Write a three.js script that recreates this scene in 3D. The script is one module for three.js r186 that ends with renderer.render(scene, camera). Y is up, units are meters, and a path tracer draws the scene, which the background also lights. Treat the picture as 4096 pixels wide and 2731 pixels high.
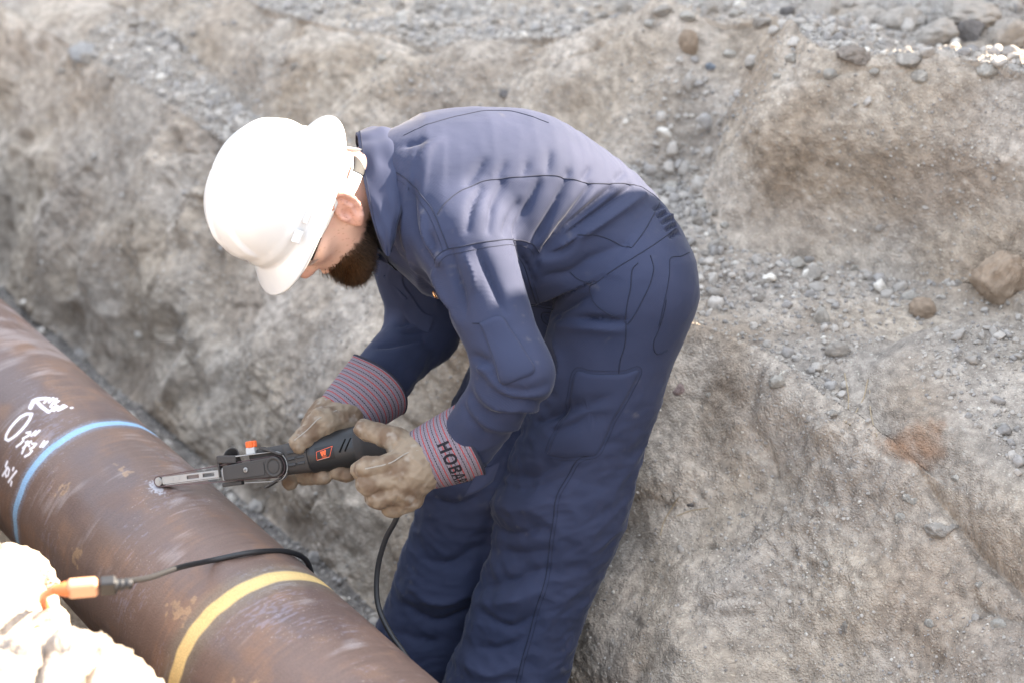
import * as THREE from 'three';
import { mergeGeometries, mergeVertices } from 'three/addons/utils/BufferGeometryUtils.js';
import { RoundedBoxGeometry } from 'three/addons/geometries/RoundedBoxGeometry.js';
import { createNoise3D } from 'simplex-noise';

// ---------- camera, sky, sun, exposure ----------
const scene = new THREE.Scene();
const camera = new THREE.PerspectiveCamera(22.08, 1.5, 0.05, 400);
camera.position.set(0, 2.2, 0);
camera.rotation.set(-27 * Math.PI / 180, 0, 0);
camera.focus = 2.9;
camera.userData.fStop = 2.6;
const SUN = new THREE.Vector3(0.74, 0.545, -0.36).normalize();
// clear afternoon sky: blue overhead, paler and hazier towards the horizon and round the sun
const SKY = (() => {
  const w = 512, h = 256, data = new Float32Array(w * h * 4), mixc = (a, b, k) => a.map((v, i) => v + (b[i] - v) * k);
  for (let j = 0; j < h; j++) for (let i = 0; i < w; i++) {
    const el = ((j + 0.5) / h - 0.5) * Math.PI, az = ((i + 0.5) / w - 0.5) * 2 * Math.PI, d = new THREE.Vector3(Math.cos(az) * Math.cos(el), Math.sin(el), Math.sin(az) * Math.cos(el)), up = Math.max(0, d.y), c = Math.max(0, d.dot(SUN));
    let k = mixc([0.175, 0.175, 0.175], [0.305, 0.360, 0.450], Math.pow(up, 0.7)); k = k.map((v, n) => v + [0.56, 0.50, 0.42][n] * Math.pow(c, 4) + [0.6, 0.53, 0.43][n] * Math.pow(c, 40));
    if (d.y < 0) k = [0.26, 0.23, 0.20];
    data.set([...k, 1], (j * w + i) * 4);
  }
  const t = new THREE.DataTexture(data, w, h, THREE.RGBAFormat, THREE.FloatType); t.mapping = THREE.EquirectangularReflectionMapping; t.magFilter = THREE.LinearFilter; t.needsUpdate = true; return t;
})();
scene.background = SKY; scene.environment = SKY;
const sun = new THREE.DirectionalLight(0xffeed8, 4.4);
sun.position.copy(SUN).multiplyScalar(12);
sun.target.position.set(0, 0.6, -2.8);
sun.position.add(sun.target.position);
sun.castShadow = true; sun.shadow.mapSize.set(4096, 4096); sun.shadow.radius = 1;
Object.assign(sun.shadow.camera, { left: -4, right: 4, top: 4, bottom: -4, near: 0.5, far: 40 });
scene.add(sun, sun.target);
const renderer = new THREE.WebGLRenderer({ antialias: true });
renderer.toneMapping = THREE.LinearToneMapping;
renderer.toneMappingExposure = 6.7;
renderer.shadowMap.enabled = true;
// ---------- helpers ----------
const V = (x, y, z) => new THREE.Vector3(x, y, z), { clamp, lerp } = THREE.MathUtils;
const smoothstep = (x, a, b) => { const t = clamp((x - a) / (b - a), 0, 1); return t * t * (3 - 2 * t); };   // a may lie above b
function rng(seed) { let s = seed >>> 0; return () => { s = (s + 0x6d2b79f5) | 0; let t = Math.imul(s ^ (s >>> 15), 1 | s); t = (t + Math.imul(t ^ (t >>> 7), 61 | t)) ^ t; return ((t ^ (t >>> 14)) >>> 0) / 4294967296; }; }
const n3 = createNoise3D(rng(7)), n3b = createNoise3D(rng(91));
const fbm = (x, y, z, o = 4) => { let a = 1, s = 0, f = 1; for (let i = 0; i < o; i++) { s += a * n3(x * f + 7.1 * i, y * f, z * f); a *= 0.5; f *= 2.03; } return s; };
const ridged = (x, y, z, o = 3) => { let a = 1, s = 0, f = 1; for (let i = 0; i < o; i++) { s += a * (1 - 2 * Math.abs(n3b(x * f, y * f + 3.3 * i, z * f))); a *= 0.5; f *= 2.1; } return s; };
const taken = new Map();
function numbered(name) { const k = taken.get(name) ?? 0; taken.set(name, k + 1); return k ? name + '_' + String(k).padStart(3, '0') : name; }
function shadowy(o) { o.castShadow = o.receiveShadow = true; return o; }
function part(name, geometry, material, parent) { const m = shadowy(new THREE.Mesh(geometry, material)); m.name = name; parent.add(m); return m; }
function thing(name, label, category, group) { const g = new THREE.Group(); g.name = numbered(name); g.userData = { label, category }; if (group) g.userData.group = group; scene.add(g); return g; }
function single(name, geometry, material, label, category, group) { const m = part(numbered(name), geometry, material, scene); m.userData = { label, category }; if (group) m.userData.group = group; return m; }
function structure(name, geometry, material) { const m = part(name, geometry, material, scene); m.userData.kind = 'structure'; return m; }
const merge = (list) => mergeGeometries(list.map((g) => { const h = g.index ? g.toNonIndexed() : g; for (const k of Object.keys(h.attributes)) if (!['position', 'normal', 'uv'].includes(k)) h.deleteAttribute(k); return h; }));
const mapped = (list, k = 1) => new THREE.CatmullRomCurve3(list.map((p) => V(...p)), false, 'centripetal');
function tube(points, r, seg = 40, sides = 8) { return new THREE.TubeGeometry(mapped(points), seg, r, sides, false); }
function frameMatrix(origin, x, y, z) { return new THREE.Matrix4().makeBasis(x, y, z).setPosition(origin); }
// Distance fields (arrays of three numbers) and a surface-nets mesher.
const sub = (a, b) => [a[0] - b[0], a[1] - b[1], a[2] - b[2]], dot = (a, b) => a[0] * b[0] + a[1] * b[1] + a[2] * b[2];
const norm = (a) => { const l = Math.hypot(...a) || 1; return [a[0] / l, a[1] / l, a[2] / l]; };
const cross = (a, b) => [a[1] * b[2] - a[2] * b[1], a[2] * b[0] - a[0] * b[2], a[0] * b[1] - a[1] * b[0]];
const mad = (a, b, k) => [a[0] + b[0] * k, a[1] + b[1] * k, a[2] + b[2] * k];
const smin = (a, b, k) => { const h = Math.max(k - Math.abs(a - b), 0) / k; return Math.min(a, b) - h * h * k * 0.25; };
const smax = (a, b, k) => -smin(-a, -b, k);
function cone(p, a, b, ra, rb) {
  const bx = b[0] - a[0], by = b[1] - a[1], bz = b[2] - a[2], px = p[0] - a[0], py = p[1] - a[1], pz = p[2] - a[2];
  const h = clamp((px * bx + py * by + pz * bz) / (bx * bx + by * by + bz * bz), 0, 1);
  return Math.hypot(px - bx * h, py - by * h, pz - bz * h) - (ra + (rb - ra) * h);
}
function chain(p, pts, rs, k = 0.03) { let d = 1e9; for (let i = 0; i + 1 < pts.length; i++) { const e = cone(p, pts[i], pts[i + 1], rs[i], rs[i + 1]); d = i ? smin(d, e, k) : e; } return d; }
function ellipsoid(p, c, ax, ay, az, rx, ry, rz) {  // axes are unit vectors
  const v = sub(p, c), x = dot(v, ax), y = dot(v, ay), z = dot(v, az), k0 = Math.hypot(x / rx, y / ry, z / rz), k1 = Math.hypot(x / (rx * rx), y / (ry * ry), z / (rz * rz));
  return k1 < 1e-9 ? -Math.min(rx, ry, rz) : k0 * (k0 - 1) / k1;
}
function nets(f, lo, hi, c, block = 8) {
  const n = [0, 1, 2].map((i) => Math.ceil((hi[i] - lo[i]) / c / block) * block), [nx, ny, nz] = n, sx = 1, sy = nx + 1, sz = (nx + 1) * (ny + 1);
  const val = new Float32Array(sz * (nz + 1)).fill(NaN), reach = block * c * 0.87 * 1.5 + c;
  const live = [];
  for (let k = 0; k < nz; k += block) for (let j = 0; j < ny; j += block) for (let i = 0; i < nx; i += block) {
    const h = block / 2, v = f([lo[0] + (i + h) * c, lo[1] + (j + h) * c, lo[2] + (k + h) * c]);
    if (Math.abs(v) < reach) live.push([i, j, k]);
  }
  for (const [i0, j0, k0] of live) for (let k = k0; k <= k0 + block; k++) for (let j = j0; j <= j0 + block; j++) for (let i = i0; i <= i0 + block; i++) {
    const at = i + j * sy + k * sz; if (Number.isNaN(val[at])) val[at] = f([lo[0] + i * c, lo[1] + j * c, lo[2] + k * c]);
  }
  const id = new Int32Array(val.length).fill(-1), pos = [], index = [], off = [];
  for (let q = 0; q < 8; q++) off.push((q & 1) * sx + ((q >> 1) & 1) * sy + (q >> 2) * sz);
  for (const [i0, j0, k0] of live) for (let k = k0; k < k0 + block; k++) for (let j = j0; j < j0 + block; j++) for (let i = i0; i < i0 + block; i++) {
    const at = i + j * sy + k * sz; if (id[at] >= 0) continue;
    let m = 0; for (let q = 0; q < 8; q++) if (val[at + off[q]] < 0) m |= 1 << q;
    if (m === 0 || m === 255) continue;
    let x = 0, y = 0, z = 0, e = 0;
    for (let q = 0; q < 8; q++) for (const b of [1, 2, 4]) if (!(q & b)) {
      const r = q | b, va = val[at + off[q]], vb = val[at + off[r]]; if ((va < 0) === (vb < 0)) continue;
      const t = va / (va - vb); x += (q & 1) + (b === 1 ? t : 0); y += ((q >> 1) & 1) + (b === 2 ? t : 0); z += (q >> 2) + (b === 4 ? t : 0); e++;
    }
    id[at] = pos.length / 3; pos.push(lo[0] + (i + x / e) * c, lo[1] + (j + y / e) * c, lo[2] + (k + z / e) * c);
  }
  const S = [sx, sy, sz];
  for (const [i0, j0, k0] of live) for (let k = k0; k < k0 + block; k++) for (let j = j0; j < j0 + block; j++) for (let i = i0; i < i0 + block; i++) {
    const at = i + j * sy + k * sz, va = val[at] < 0;
    for (let a = 0; a < 3; a++) {
      const vb = val[at + S[a]] < 0; if (va === vb) continue;
      const u = S[(a + 1) % 3], w = S[(a + 2) % 3], A = id[at], B = id[at - u], C = id[at - u - w], D = id[at - w];
      if (A < 0 || !(B >= 0) || !(C >= 0) || !(D >= 0)) continue;
      if (va) index.push(A, B, C, A, C, D); else index.push(A, C, B, A, D, C);
    }
  }
  const g = new THREE.BufferGeometry();
  g.setAttribute('position', new THREE.BufferAttribute(new Float32Array(pos), 3)); g.setIndex(index); g.computeVertexNormals();
  return g;
}
function gridGeometry(nu, nv, at, uv) {  // (nu + 1) x (nv + 1) points
  const pos = new Float32Array((nu + 1) * (nv + 1) * 3), tex = new Float32Array((nu + 1) * (nv + 1) * 2), index = new Uint32Array(nu * nv * 6);
  for (let j = 0, o = 0; j <= nv; j++) for (let i = 0; i <= nu; i++, o++) { const p = at(i, j); pos[o * 3] = p[0]; pos[o * 3 + 1] = p[1]; pos[o * 3 + 2] = p[2]; const t = uv ? uv(i, j) : [i / nu, j / nv]; tex[o * 2] = t[0]; tex[o * 2 + 1] = t[1]; }
  for (let j = 0, o = 0; j < nv; j++) for (let i = 0; i < nu; i++) { const a = j * (nu + 1) + i, b = a + 1, c = a + nu + 1, d = c + 1; index.set([a, b, d, a, d, c], o); o += 6; }
  const g = new THREE.BufferGeometry();
  g.setAttribute('position', new THREE.BufferAttribute(pos, 3)); g.setAttribute('uv', new THREE.BufferAttribute(tex, 2)); g.setIndex(new THREE.BufferAttribute(index, 1)); g.computeVertexNormals();
  return g;
}
function noiseTexture(size, f, repeatOf = 1) {  // f(u, v) in 0..1 tiles because it is looked up on a torus-free blend of two offsets
  const data = new Uint8Array(size * size * 4);
  for (let y = 0; y < size; y++) for (let x = 0; x < size; x++) { const c = f(x / size, y / size), o = (y * size + x) * 4; for (let k = 0; k < 3; k++) data[o + k] = clamp((Array.isArray(c) ? c[k] : c) * 255, 0, 255); data[o + 3] = 255; }
  const t = new THREE.DataTexture(data, size, size); t.wrapS = t.wrapT = THREE.RepeatWrapping; t.magFilter = THREE.LinearFilter; t.minFilter = THREE.LinearMipmapLinearFilter; t.needsUpdate = true; return t;
}
const tiled = (f) => (u, v) => {  // makes a plane noise f(u, v) tile by blending its four shifted copies
  const a = u * u * (3 - 2 * u), b = v * v * (3 - 2 * v), w = [(1 - a) * (1 - b), a * (1 - b), (1 - a) * b, a * b], s = Math.hypot(...w);
  return (w[0] * f(u, v) + w[1] * f(u - 1, v) + w[2] * f(u, v - 1) + w[3] * f(u - 1, v - 1)) / s;
};
// ---------- trench axes: t runs along the pipe, q across it towards the worker's bank ----------
const O = [-0.7656, 0.4625, -2.751], DT = [-0.602, 0, -0.7985], DQ = [0.7985, 0, -0.602];
const W = (q, t, y) => [O[0] + q * DQ[0] + t * DT[0], y, O[2] + q * DQ[2] + t * DT[2]];
const QT = (x, z) => [(x - O[0]) * DQ[0] + (z - O[2]) * DQ[2], (x - O[0]) * DT[0] + (z - O[2]) * DT[2]];
// ---------- ground: one sheet with the trench cut into it ----------
// Cross profiles keyed along t: [t, foot q, foot y, lip q, lip y, berm base q, berm base y, crest q, crest y, land y]
const KEYS = [
  [-30, 0.55, 0.05, 1.10, 0.70, 1.70, 0.76, 1.95, 0.98, 0.95],
  [-1.5, 0.55, 0.05, 0.98, 0.62, 1.80, 0.74, 2.05, 1.00, 0.96],
  [-1.0, 0.54, 0.05, 1.06, 0.65, 1.72, 0.74, 1.95, 1.02, 0.97],
  [-0.6, 0.53, 0.05, 1.06, 0.70, 1.50, 0.735, 1.69, 1.14, 1.02],
  [-0.3, 0.53, 0.05, 1.04, 0.70, 1.30, 0.73, 1.52, 1.12, 1.00],
  [-0.05, 0.53, 0.05, 1.02, 0.71, 1.40, 0.79, 1.66, 1.08, 0.99],
  [0.2, 0.53, 0.05, 1.00, 0.72, 1.34, 0.75, 1.56, 1.08, 0.97],
  [0.4, 0.53, 0.05, 0.98, 0.72, 1.17, 0.74, 1.40, 1.00, 0.94],
  [0.7, 0.53, 0.05, 0.92, 0.68, 1.03, 0.70, 1.24, 0.94, 0.91],
  [1.1, 0.53, 0.05, 0.86, 0.67, 0.97, 0.69, 1.14, 0.92, 0.90],
  [1.6, 0.53, 0.05, 0.84, 0.70, 1.00, 0.78, 1.15, 0.88, 0.89],
  [30, 0.55, 0.05, 0.90, 0.72, 1.02, 0.80, 1.16, 0.90, 0.90]];
function keyed(t) { let i = 0; while (i < KEYS.length - 2 && KEYS[i + 1][0] < t) i++; const a = KEYS[i], b = KEYS[i + 1], s = smoothstep(t, a[0], b[0]) * 0.5 + 0.5 * clamp((t - a[0]) / (b[0] - a[0]), 0, 1); return a.map((x, k) => lerp(x, b[k], s)); }
// Stations across the profile: [w at the station, rows up to the next one]; the profile is a polyline smoothed a little.
function profile(t) {
  const [, fq, fy, lq, ly, bq, by, cq, cy, gy] = keyed(t);
  const nq = -0.368 + 0.050 * smoothstep(t, -0.80, -0.90) + 0.014 * n3(t * 2.3, 4, 9) + 0.012 * n3(t * 9, 2, 2) - 0.06 * Math.exp(-(((t + 0.76) / 0.035) ** 2));   // the near bank's edge
  return [[-30, 0.86], [-2.5, 0.86], [-0.62 + nq + 0.4, 0.87], [nq - 0.10, 0.855], [nq + 0.03, 0.74], [nq + 0.07, 0.16], [nq + 0.14, 0.05], [0.1, 0.04], [fq, fy], [lerp(fq, lq, 0.24), lerp(fy, ly, 0.34)], [lerp(fq, lq, 0.62), lerp(fy, ly, 0.72)], [lq, ly], [lerp(lq, bq, 0.5), lerp(ly, by, 0.5) + 0.005], [bq, by], [lerp(bq, cq, 0.42), lerp(by, cy, 0.62)], [cq, cy], [cq + 0.35, lerp(cy, gy, 0.7)], [cq + 1.0, gy], [3.4, gy], [5.2, gy], [8, gy], [30, gy]];
}
const STEPS = [6, 8, 18, 22, 30, 16, 12, 66, 44, 74, 66, 60, 54, 46, 40, 66, 60, 30, 40, 24, 6];
const WS = []; STEPS.forEach((n, i) => { for (let k = 0; k < n; k++) WS.push([i, k / n]); }); WS.push([STEPS.length - 1, 1]);
const TS = []; for (const t of [-30, -12, -6, -3.5, -2.6]) TS.push(t); for (let t = -2.1; t < 2.6; t += t < -1.5 || t > 1.9 ? 0.014 : 0.0062) TS.push(t); for (const t of [2.7, 2.9, 3.2, 3.7, 4.5, 6, 9, 16, 30]) TS.push(t);
const BLOCK = [[1.152, -0.796], [1.079, -0.90], [1.040, -0.98], [1.066, -1.03], [1.040, -1.10], [1.000, -1.22], [0.955, -1.45], [1.30, -1.5], [1.60, -1.1], [1.547, -0.969], [1.487, -0.898], [1.4, -0.794], [1.293, -0.765]];
function inside(q, t, P) {   // signed distance to a polygon in the (q, t) plane, positive inside
  let d = 9, c = false;
  for (let i = 0, j = P.length - 1; i < P.length; j = i++) { const a = P[j], b = P[i], ex = b[0] - a[0], ey = b[1] - a[1], h = clamp(((q - a[0]) * ex + (t - a[1]) * ey) / (ex * ex + ey * ey), 0, 1); d = Math.min(d, Math.hypot(q - a[0] - ex * h, t - a[1] - ey * h)); if ((a[1] > t) !== (b[1] > t) && q < (ex) * (t - a[1]) / ey + a[0]) c = !c; }
  return c ? d : -d;
}
const CLAY = [[1.050, -0.945], [1.119, -1.022], [1.075, -1.062], [1.040, -1.02]];
function cells(x, y, z) {   // distance to the nearest of one random point per unit cell, and that cell's own number
  const ix = Math.floor(x), iy = Math.floor(y), iz = Math.floor(z); let best = 9, id = 0;
  for (let a = -1; a <= 1; a++) for (let b = -1; b <= 1; b++) for (let c = -1; c <= 1; c++) { let h = Math.imul(ix + a, 374761393) ^ Math.imul(iy + b, 668265263) ^ Math.imul(iz + c, 2147483647 - 58); h = Math.imul(h ^ (h >>> 13), 1274126177); h ^= h >>> 16; const u = (h & 1023) / 1023, v = ((h >>> 10) & 1023) / 1023, w = ((h >>> 20) & 1023) / 1023, d = Math.hypot(ix + a + u - x, iy + b + v - y, iz + c + w - z); if (d < best) { best = d; id = u; } }
  return [best, id];
}
// how much loose gravel lies at a place: the scree chute, the bench and the crest carry most
function scree(q, t, k) {
  let m = 0.25 + 0.35 * (k === 11 || k === 12) + 0.5 * (k === 15 || k === 16);
  m += 0.9 * Math.exp(-(((t + 0.06 - (q - 1.25) * 0.25) / 0.13) ** 2)) * smoothstep(q, 0.98, 1.1) * smoothstep(q, 1.62, 1.45);
  m += 0.5 * (k === 7) ; if (k >= 8 && k <= 10) m = 0.34; if (k === 13 || k === 14) m = Math.max(0.3, m - 0.3);
  return clamp(m + 0.45 * n3(q * 3, t * 3, 17), 0.02, 1.2);
}
function shadePileAndRubble(q, t) {   // stockpile added out of view for its shade, and a low rubble slope in front
  const along = smoothstep(t, -1.05, -0.85) * smoothstep(t, 4.4, 3.2), ridge = 5.2, toe = 3.3, face = 1.78 * Math.max(0, Math.min(q, ridge) - toe) * (q > ridge ? Math.max(0, 1 - (q - ridge) / 2.5) : 1);
  const low = 0.26 * smoothstep(q, 1.95, 2.6) * smoothstep(t, -0.55, -0.1) * smoothstep(t, 0.9, 0.5);
  return along * face * (1 + 0.06 * n3(q * 2, t * 1.5, 6)) + low;
}
function ground() {
  const nu = TS.length - 1, nv = WS.length - 1, flat = new Float32Array((nu + 1) * (nv + 1) * 2), arc = new Float32Array((nu + 1) * (nv + 1));
  for (let i = 0; i <= nu; i++) {
    const t = TS[i], P = profile(t);
    for (let j = 0; j <= nv; j++) {
      const [k, f] = WS[j], p0 = P[Math.max(k - 1, 0)], p1 = P[k], p2 = P[k + 1], p3 = P[Math.min(k + 2, P.length - 1)];
      const cr = (c) => { const m1 = (p2[c] - p0[c]) * 0.25, m2 = (p3[c] - p1[c]) * 0.25, L = p2[c] - p1[c], s1 = clamp(m1, -Math.abs(L), Math.abs(L)), s2 = clamp(m2, -Math.abs(L), Math.abs(L)), f2 = f * f, f3 = f2 * f; return (2 * f3 - 3 * f2 + 1) * p1[c] + (f3 - 2 * f2 + f) * s1 + (-2 * f3 + 3 * f2) * p2[c] + (f3 - f2) * s2; };
      const o = (j * (nu + 1) + i) * 2; flat[o] = cr(0); flat[o + 1] = cr(1);
    }
    let s = 0; for (let j = 1; j <= nv; j++) { const a = ((j - 1) * (nu + 1) + i) * 2, b = (j * (nu + 1) + i) * 2; s += Math.hypot(flat[b] - flat[a], flat[b + 1] - flat[a + 1]); arc[b / 2] = s; }
  }
  const base = (i, j) => { const o = (clamp(j, 0, nv) * (nu + 1) + clamp(i, 0, nu)) * 2; return W(flat[o], TS[clamp(i, 0, nu)], flat[o + 1]); };
  const colors = new Float32Array((nu + 1) * (nv + 1) * 3), extra = new Float32Array((nu + 1) * (nv + 1));
  const g = gridGeometry(nu, nv, (i, j) => {
    const o = (j * (nu + 1) + i) * 2, q = flat[o], t = TS[i], p = base(i, j), a = sub(base(i + 1, j), base(i - 1, j)), b = sub(base(i, j + 1), base(i, j - 1)), nn = norm(cross(b, a));
    const N = nn[1] < -0.2 ? [-nn[0], -nn[1], -nn[2]] : nn, [k, f] = WS[j];
    const near = q < -0.2 ? 1 : 0, wall = near ? (k >= 3 && k <= 5 ? 1 : 0.25) : k >= 8 && k <= 10 ? 1 : k >= 13 && k <= 14 ? 0.8 : k === 7 ? 0.5 : 0.35, far = clamp(1 - Math.abs(t) / 8, 0, 1) * clamp(1 - Math.abs(q) / 8, 0, 1);
    let d = 0;
    const px = p[0], py = p[1], pz = p[2], left = smoothstep(t, 0.0, 0.7), patch = smoothstep(n3(px * 1.7, py * 1.7 + 5, pz * 1.7), -0.25, 0.5);
    const chute = Math.exp(-(((t + 0.06 - (q - 1.25) * 0.25) / 0.085) ** 2)) * smoothstep(q, 0.98, 1.15) * smoothstep(q, 1.66, 1.5);
    d += 0.062 * wall * fbm(px * 1.9, py * 1.5, pz * 1.9, 2) * (1 - 0.6 * chute);
    d += (0.004 + 0.024 * left) * wall * ridged(px * 5 + 3, py * 2.6, pz * 5, 2) * patch;
    d += (0.003 + 0.006 * wall) * fbm(px * 8, py * 7, pz * 8, 2);
    const lumpy = smoothstep(n3b(px * 2.1 + 9, py * 2.1, pz * 2.1), 0.05, 0.6) * (k >= 13 && k <= 14 ? 0.5 : 1), sc = scree(q, t, k);
    d += (0.0015 + 0.0042 * lumpy) * fbm(px * 40, py * 40, pz * 40, 3);
    const seen = far > 0.5 && q > 0.3 && q < 2.4 && t > -1.6 && t < 1.9;
    if (seen) { const [c1, i1] = cells(px * 30, py * 30, pz * 30); d += (0.3 + 0.7 * i1) * 0.030 * Math.max(0, 0.45 - c1) * clamp(lumpy * 0.8 + sc * 0.6 - 0.12, 0, 1.1); if (lumpy > 0.15) { const [c2, i2] = cells(px * 12 + 4, py * 12, pz * 12); d += i2 * 0.075 * Math.max(0, 0.42 - c2) * lumpy * patch; } }
    d -= 0.055 * wall * Math.max(0, n3b(px * 6, py * 6 + 31, pz * 6) - 0.5) * (0.4 + 0.6 * left);
    d -= 0.012 * wall * smoothstep(Math.abs(n3(px * 2.6 + 11, py * 2.6, pz * 2.6)), 0.07, 0.0) * smoothstep(patch, 0.3, 0.8);     // cracks
    d -= 0.045 * chute;
    if (!near && k >= 8 && k <= 14 && seen) {   // plates of crusted earth, broken apart and tilted a little
      const wx = px + 0.05 * n3(px * 5, py * 5, pz * 5), wy = py * 1.3 + 0.05 * n3(px * 5 + 7, py * 5, pz * 5), wz = pz + 0.04 * n3(px * 4, py * 4 + 9, pz * 4), [c3, i3] = cells(wx * 3.6, wy * 3.6, wz * 3.6);
      d += (0.075 * (i3 - 0.4) * smoothstep(c3, 0.72, 0.30) - 0.012 * smoothstep(c3, 0.62, 0.8)) * (0.3 + 0.7 * patch) * (1 - 0.5 * left) * (k >= 13 ? 0.5 : 1) * (1 - chute);
    }
    if (near) { const g = Math.abs(Math.sin((0.91 * q - 0.4 * t) * 52 + 0.8 * n3(px * 3, py * 3, pz * 3))); d += 0.012 * fbm(px * 5, py * 5, pz * 5, 3) - 0.030 * smoothstep(g, 0.30, 0.0) * smoothstep(n3(px * 5, py * 5 + 2, pz * 5), -0.7, 0.0) + 0.0035 * fbm(px * 60, py * 60, pz * 60, 2) - 0.012 * smoothstep(n3b(px * 22, py * 22, pz * 22), 0.35, 0.7); };
    const sd = far > 0.5 && q > 0.85 && q < 1.7 && t < -0.7 && t > -1.55 ? inside(q, t, BLOCK) : -1, raised = sd > -0.03 ? smoothstep(sd, -0.004, 0.060) ** 0.7 : 0;
    extra[j * (nu + 1) + i] = 0.05 * raised;
    if (raised > 0) d += 0.085 * raised - d * 0.85 * raised;
    if (t < -0.96 && q < 1.1) d -= 0.030 * smoothstep(t, -1.0, -1.08) * Math.exp(-(((sd + 0.014) / 0.008) ** 2));
    const rise = k >= 15 ? shadePileAndRubble(q, t) : 0;
    const h = [px + N[0] * d * far, py + N[1] * d * far + rise, pz + N[2] * d * far];
    // soil colour, with shade painted into the trench floor: pale dry crust, browner freshly broken earth, lime streaks, an orange clay seam
    const fresh = smoothstep(fbm(px * 1.8 + 4, py * 2.2, pz * 1.8, 2), -0.15, 0.8), gr = 0.10 * fbm(px * 70, py * 70, pz * 70, 2), pale = smoothstep(fbm(px * 3.1 - 8, py * 3.1, pz * 3.1, 2), 0.0, 0.9), grey = smoothstep(fbm(px * 1.6 + 21, py * 2, pz * 1.6, 3), -0.2, 0.6) * (k <= 7 ? 1 : k <= 9 ? 0.5 : 0.35), white = smoothstep(n3b(px * 55, py * 55, pz * 55), 0.72, 0.85) * 0.6;
    let c = [lerp(0.53, 0.42, fresh), lerp(0.452, 0.338, fresh), lerp(0.368, 0.258, fresh)];
    const toward = (w, a) => { c = c.map((x, n) => lerp(x, a[n], w)); };
    toward(pale * 0.8, [0.67, 0.59, 0.505]); toward(grey * 0.45, [0.40, 0.36, 0.345]); toward(clamp((sc - 0.35) * 1.1, 0, 0.75), k >= 15 ? [0.47, 0.455, 0.435] : [0.36, 0.332, 0.305]); if (k === 7) toward(0.75 + 0.2 * n3(px * 9, py * 9, pz * 9), [0.20, 0.188, 0.182]); toward(white * 0.7, [0.66, 0.63, 0.58]);  // trench floor painted darker, standing in for the shade beside the pipe
    if (sd > -0.01) { const cl = inside(q, t, CLAY); toward(smoothstep(cl + 0.012 * n3(px * 40, py * 8, pz * 40), -0.012, 0.012) * (0.45 + 0.3 * n3(t * 6, q * 60, 3)), [0.40, 0.215, 0.115]); }
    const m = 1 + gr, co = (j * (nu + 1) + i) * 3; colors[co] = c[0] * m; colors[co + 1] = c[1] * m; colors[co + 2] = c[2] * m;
    return h;
  }, (i, j) => [TS[i], arc[j * (nu + 1) + i] + extra[j * (nu + 1) + i]]);
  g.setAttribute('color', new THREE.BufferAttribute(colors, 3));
  return { g, nu, nv };
}
const soilBump = noiseTexture(1024, tiled((u, v) => 0.5 + 0.22 * fbm(u * 18, v * 18, 1, 4) + 0.16 * n3(u * 90, v * 90, 3) + 0.1 * n3(u * 210, v * 210, 6)));
const soilTint = noiseTexture(1024, (() => { const a = tiled((u, v) => fbm(u * 14, v * 14, 8, 4)), b = tiled((u, v) => n3(u * 130, v * 130, 2)), w = tiled((u, v) => n3b(u * 60, v * 60, 5)); return (u, v) => { const x = a(u, v), y = b(u, v), z = smoothstep(w(u, v), 0.72, 0.82); const m = 0.88 + 0.10 * x + 0.05 * y; return [lerp(m, 1, z), lerp(m * 0.985, 1, z), lerp(m * 0.965, 0.98, z)]; }; })());
soilTint.colorSpace = THREE.SRGBColorSpace;
for (const t of [soilBump, soilTint]) t.repeat.set(2, 2);
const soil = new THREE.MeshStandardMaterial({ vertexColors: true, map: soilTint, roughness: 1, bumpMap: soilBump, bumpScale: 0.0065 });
const sheet = ground();
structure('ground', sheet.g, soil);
// unseen spoil mound added beside the trench, its ridge shaped to shade the worker
function shadeMound(name, x0, x1, z0, z1, height, seed) {
  const n = 150, g = gridGeometry(n, n, (i, j) => { const x = lerp(x0, x1, i / n), z = lerp(z1, z0, j / n), h = height(x, z); return [x + 0.03 * n3(x * 5, z * 5, seed), 0.86 + h + (h > 0.02 ? 0.05 * fbm(x * 3, z * 3, seed, 4) * Math.min(1, h * 3) : 0), z]; }, (i, j) => [lerp(x0, x1, i / n), lerp(z0, z1, j / n)]);
  const c = new Float32Array((n + 1) * (n + 1) * 3).map((_, i) => [0.45, 0.38, 0.31][i % 3]); g.setAttribute('color', new THREE.BufferAttribute(c, 3));
  return structure(name, g, soil);
}
const ridgeA = [[-0.9, 0], [-1.5, 0.35], [-2.0, 0.85], [-2.6, 1.25], [-2.95, 1.36], [-3.2, 1.37], [-3.40, 1.26], [-3.46, 1.18], [-3.53, 0.75], [-3.60, 0.35], [-3.70, 0]];
const alongRidge = (z) => { for (let i = 0; i + 1 < ridgeA.length; i++) { const [a, h] = ridgeA[i], [b, k] = ridgeA[i + 1]; if (z <= a && z >= b) return lerp(h, k, (z - a) / (b - a)); } return 0; };
shadeMound('added_mound', 1.08, 3.4, -4.0, -0.8, (x, z) => { const H = alongRidge(z); return H * (x < 1.6 ? smoothstep(x, 1.10, 1.6) : 1 - smoothstep(x, 1.9, 3.3)); }, 3);
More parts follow.
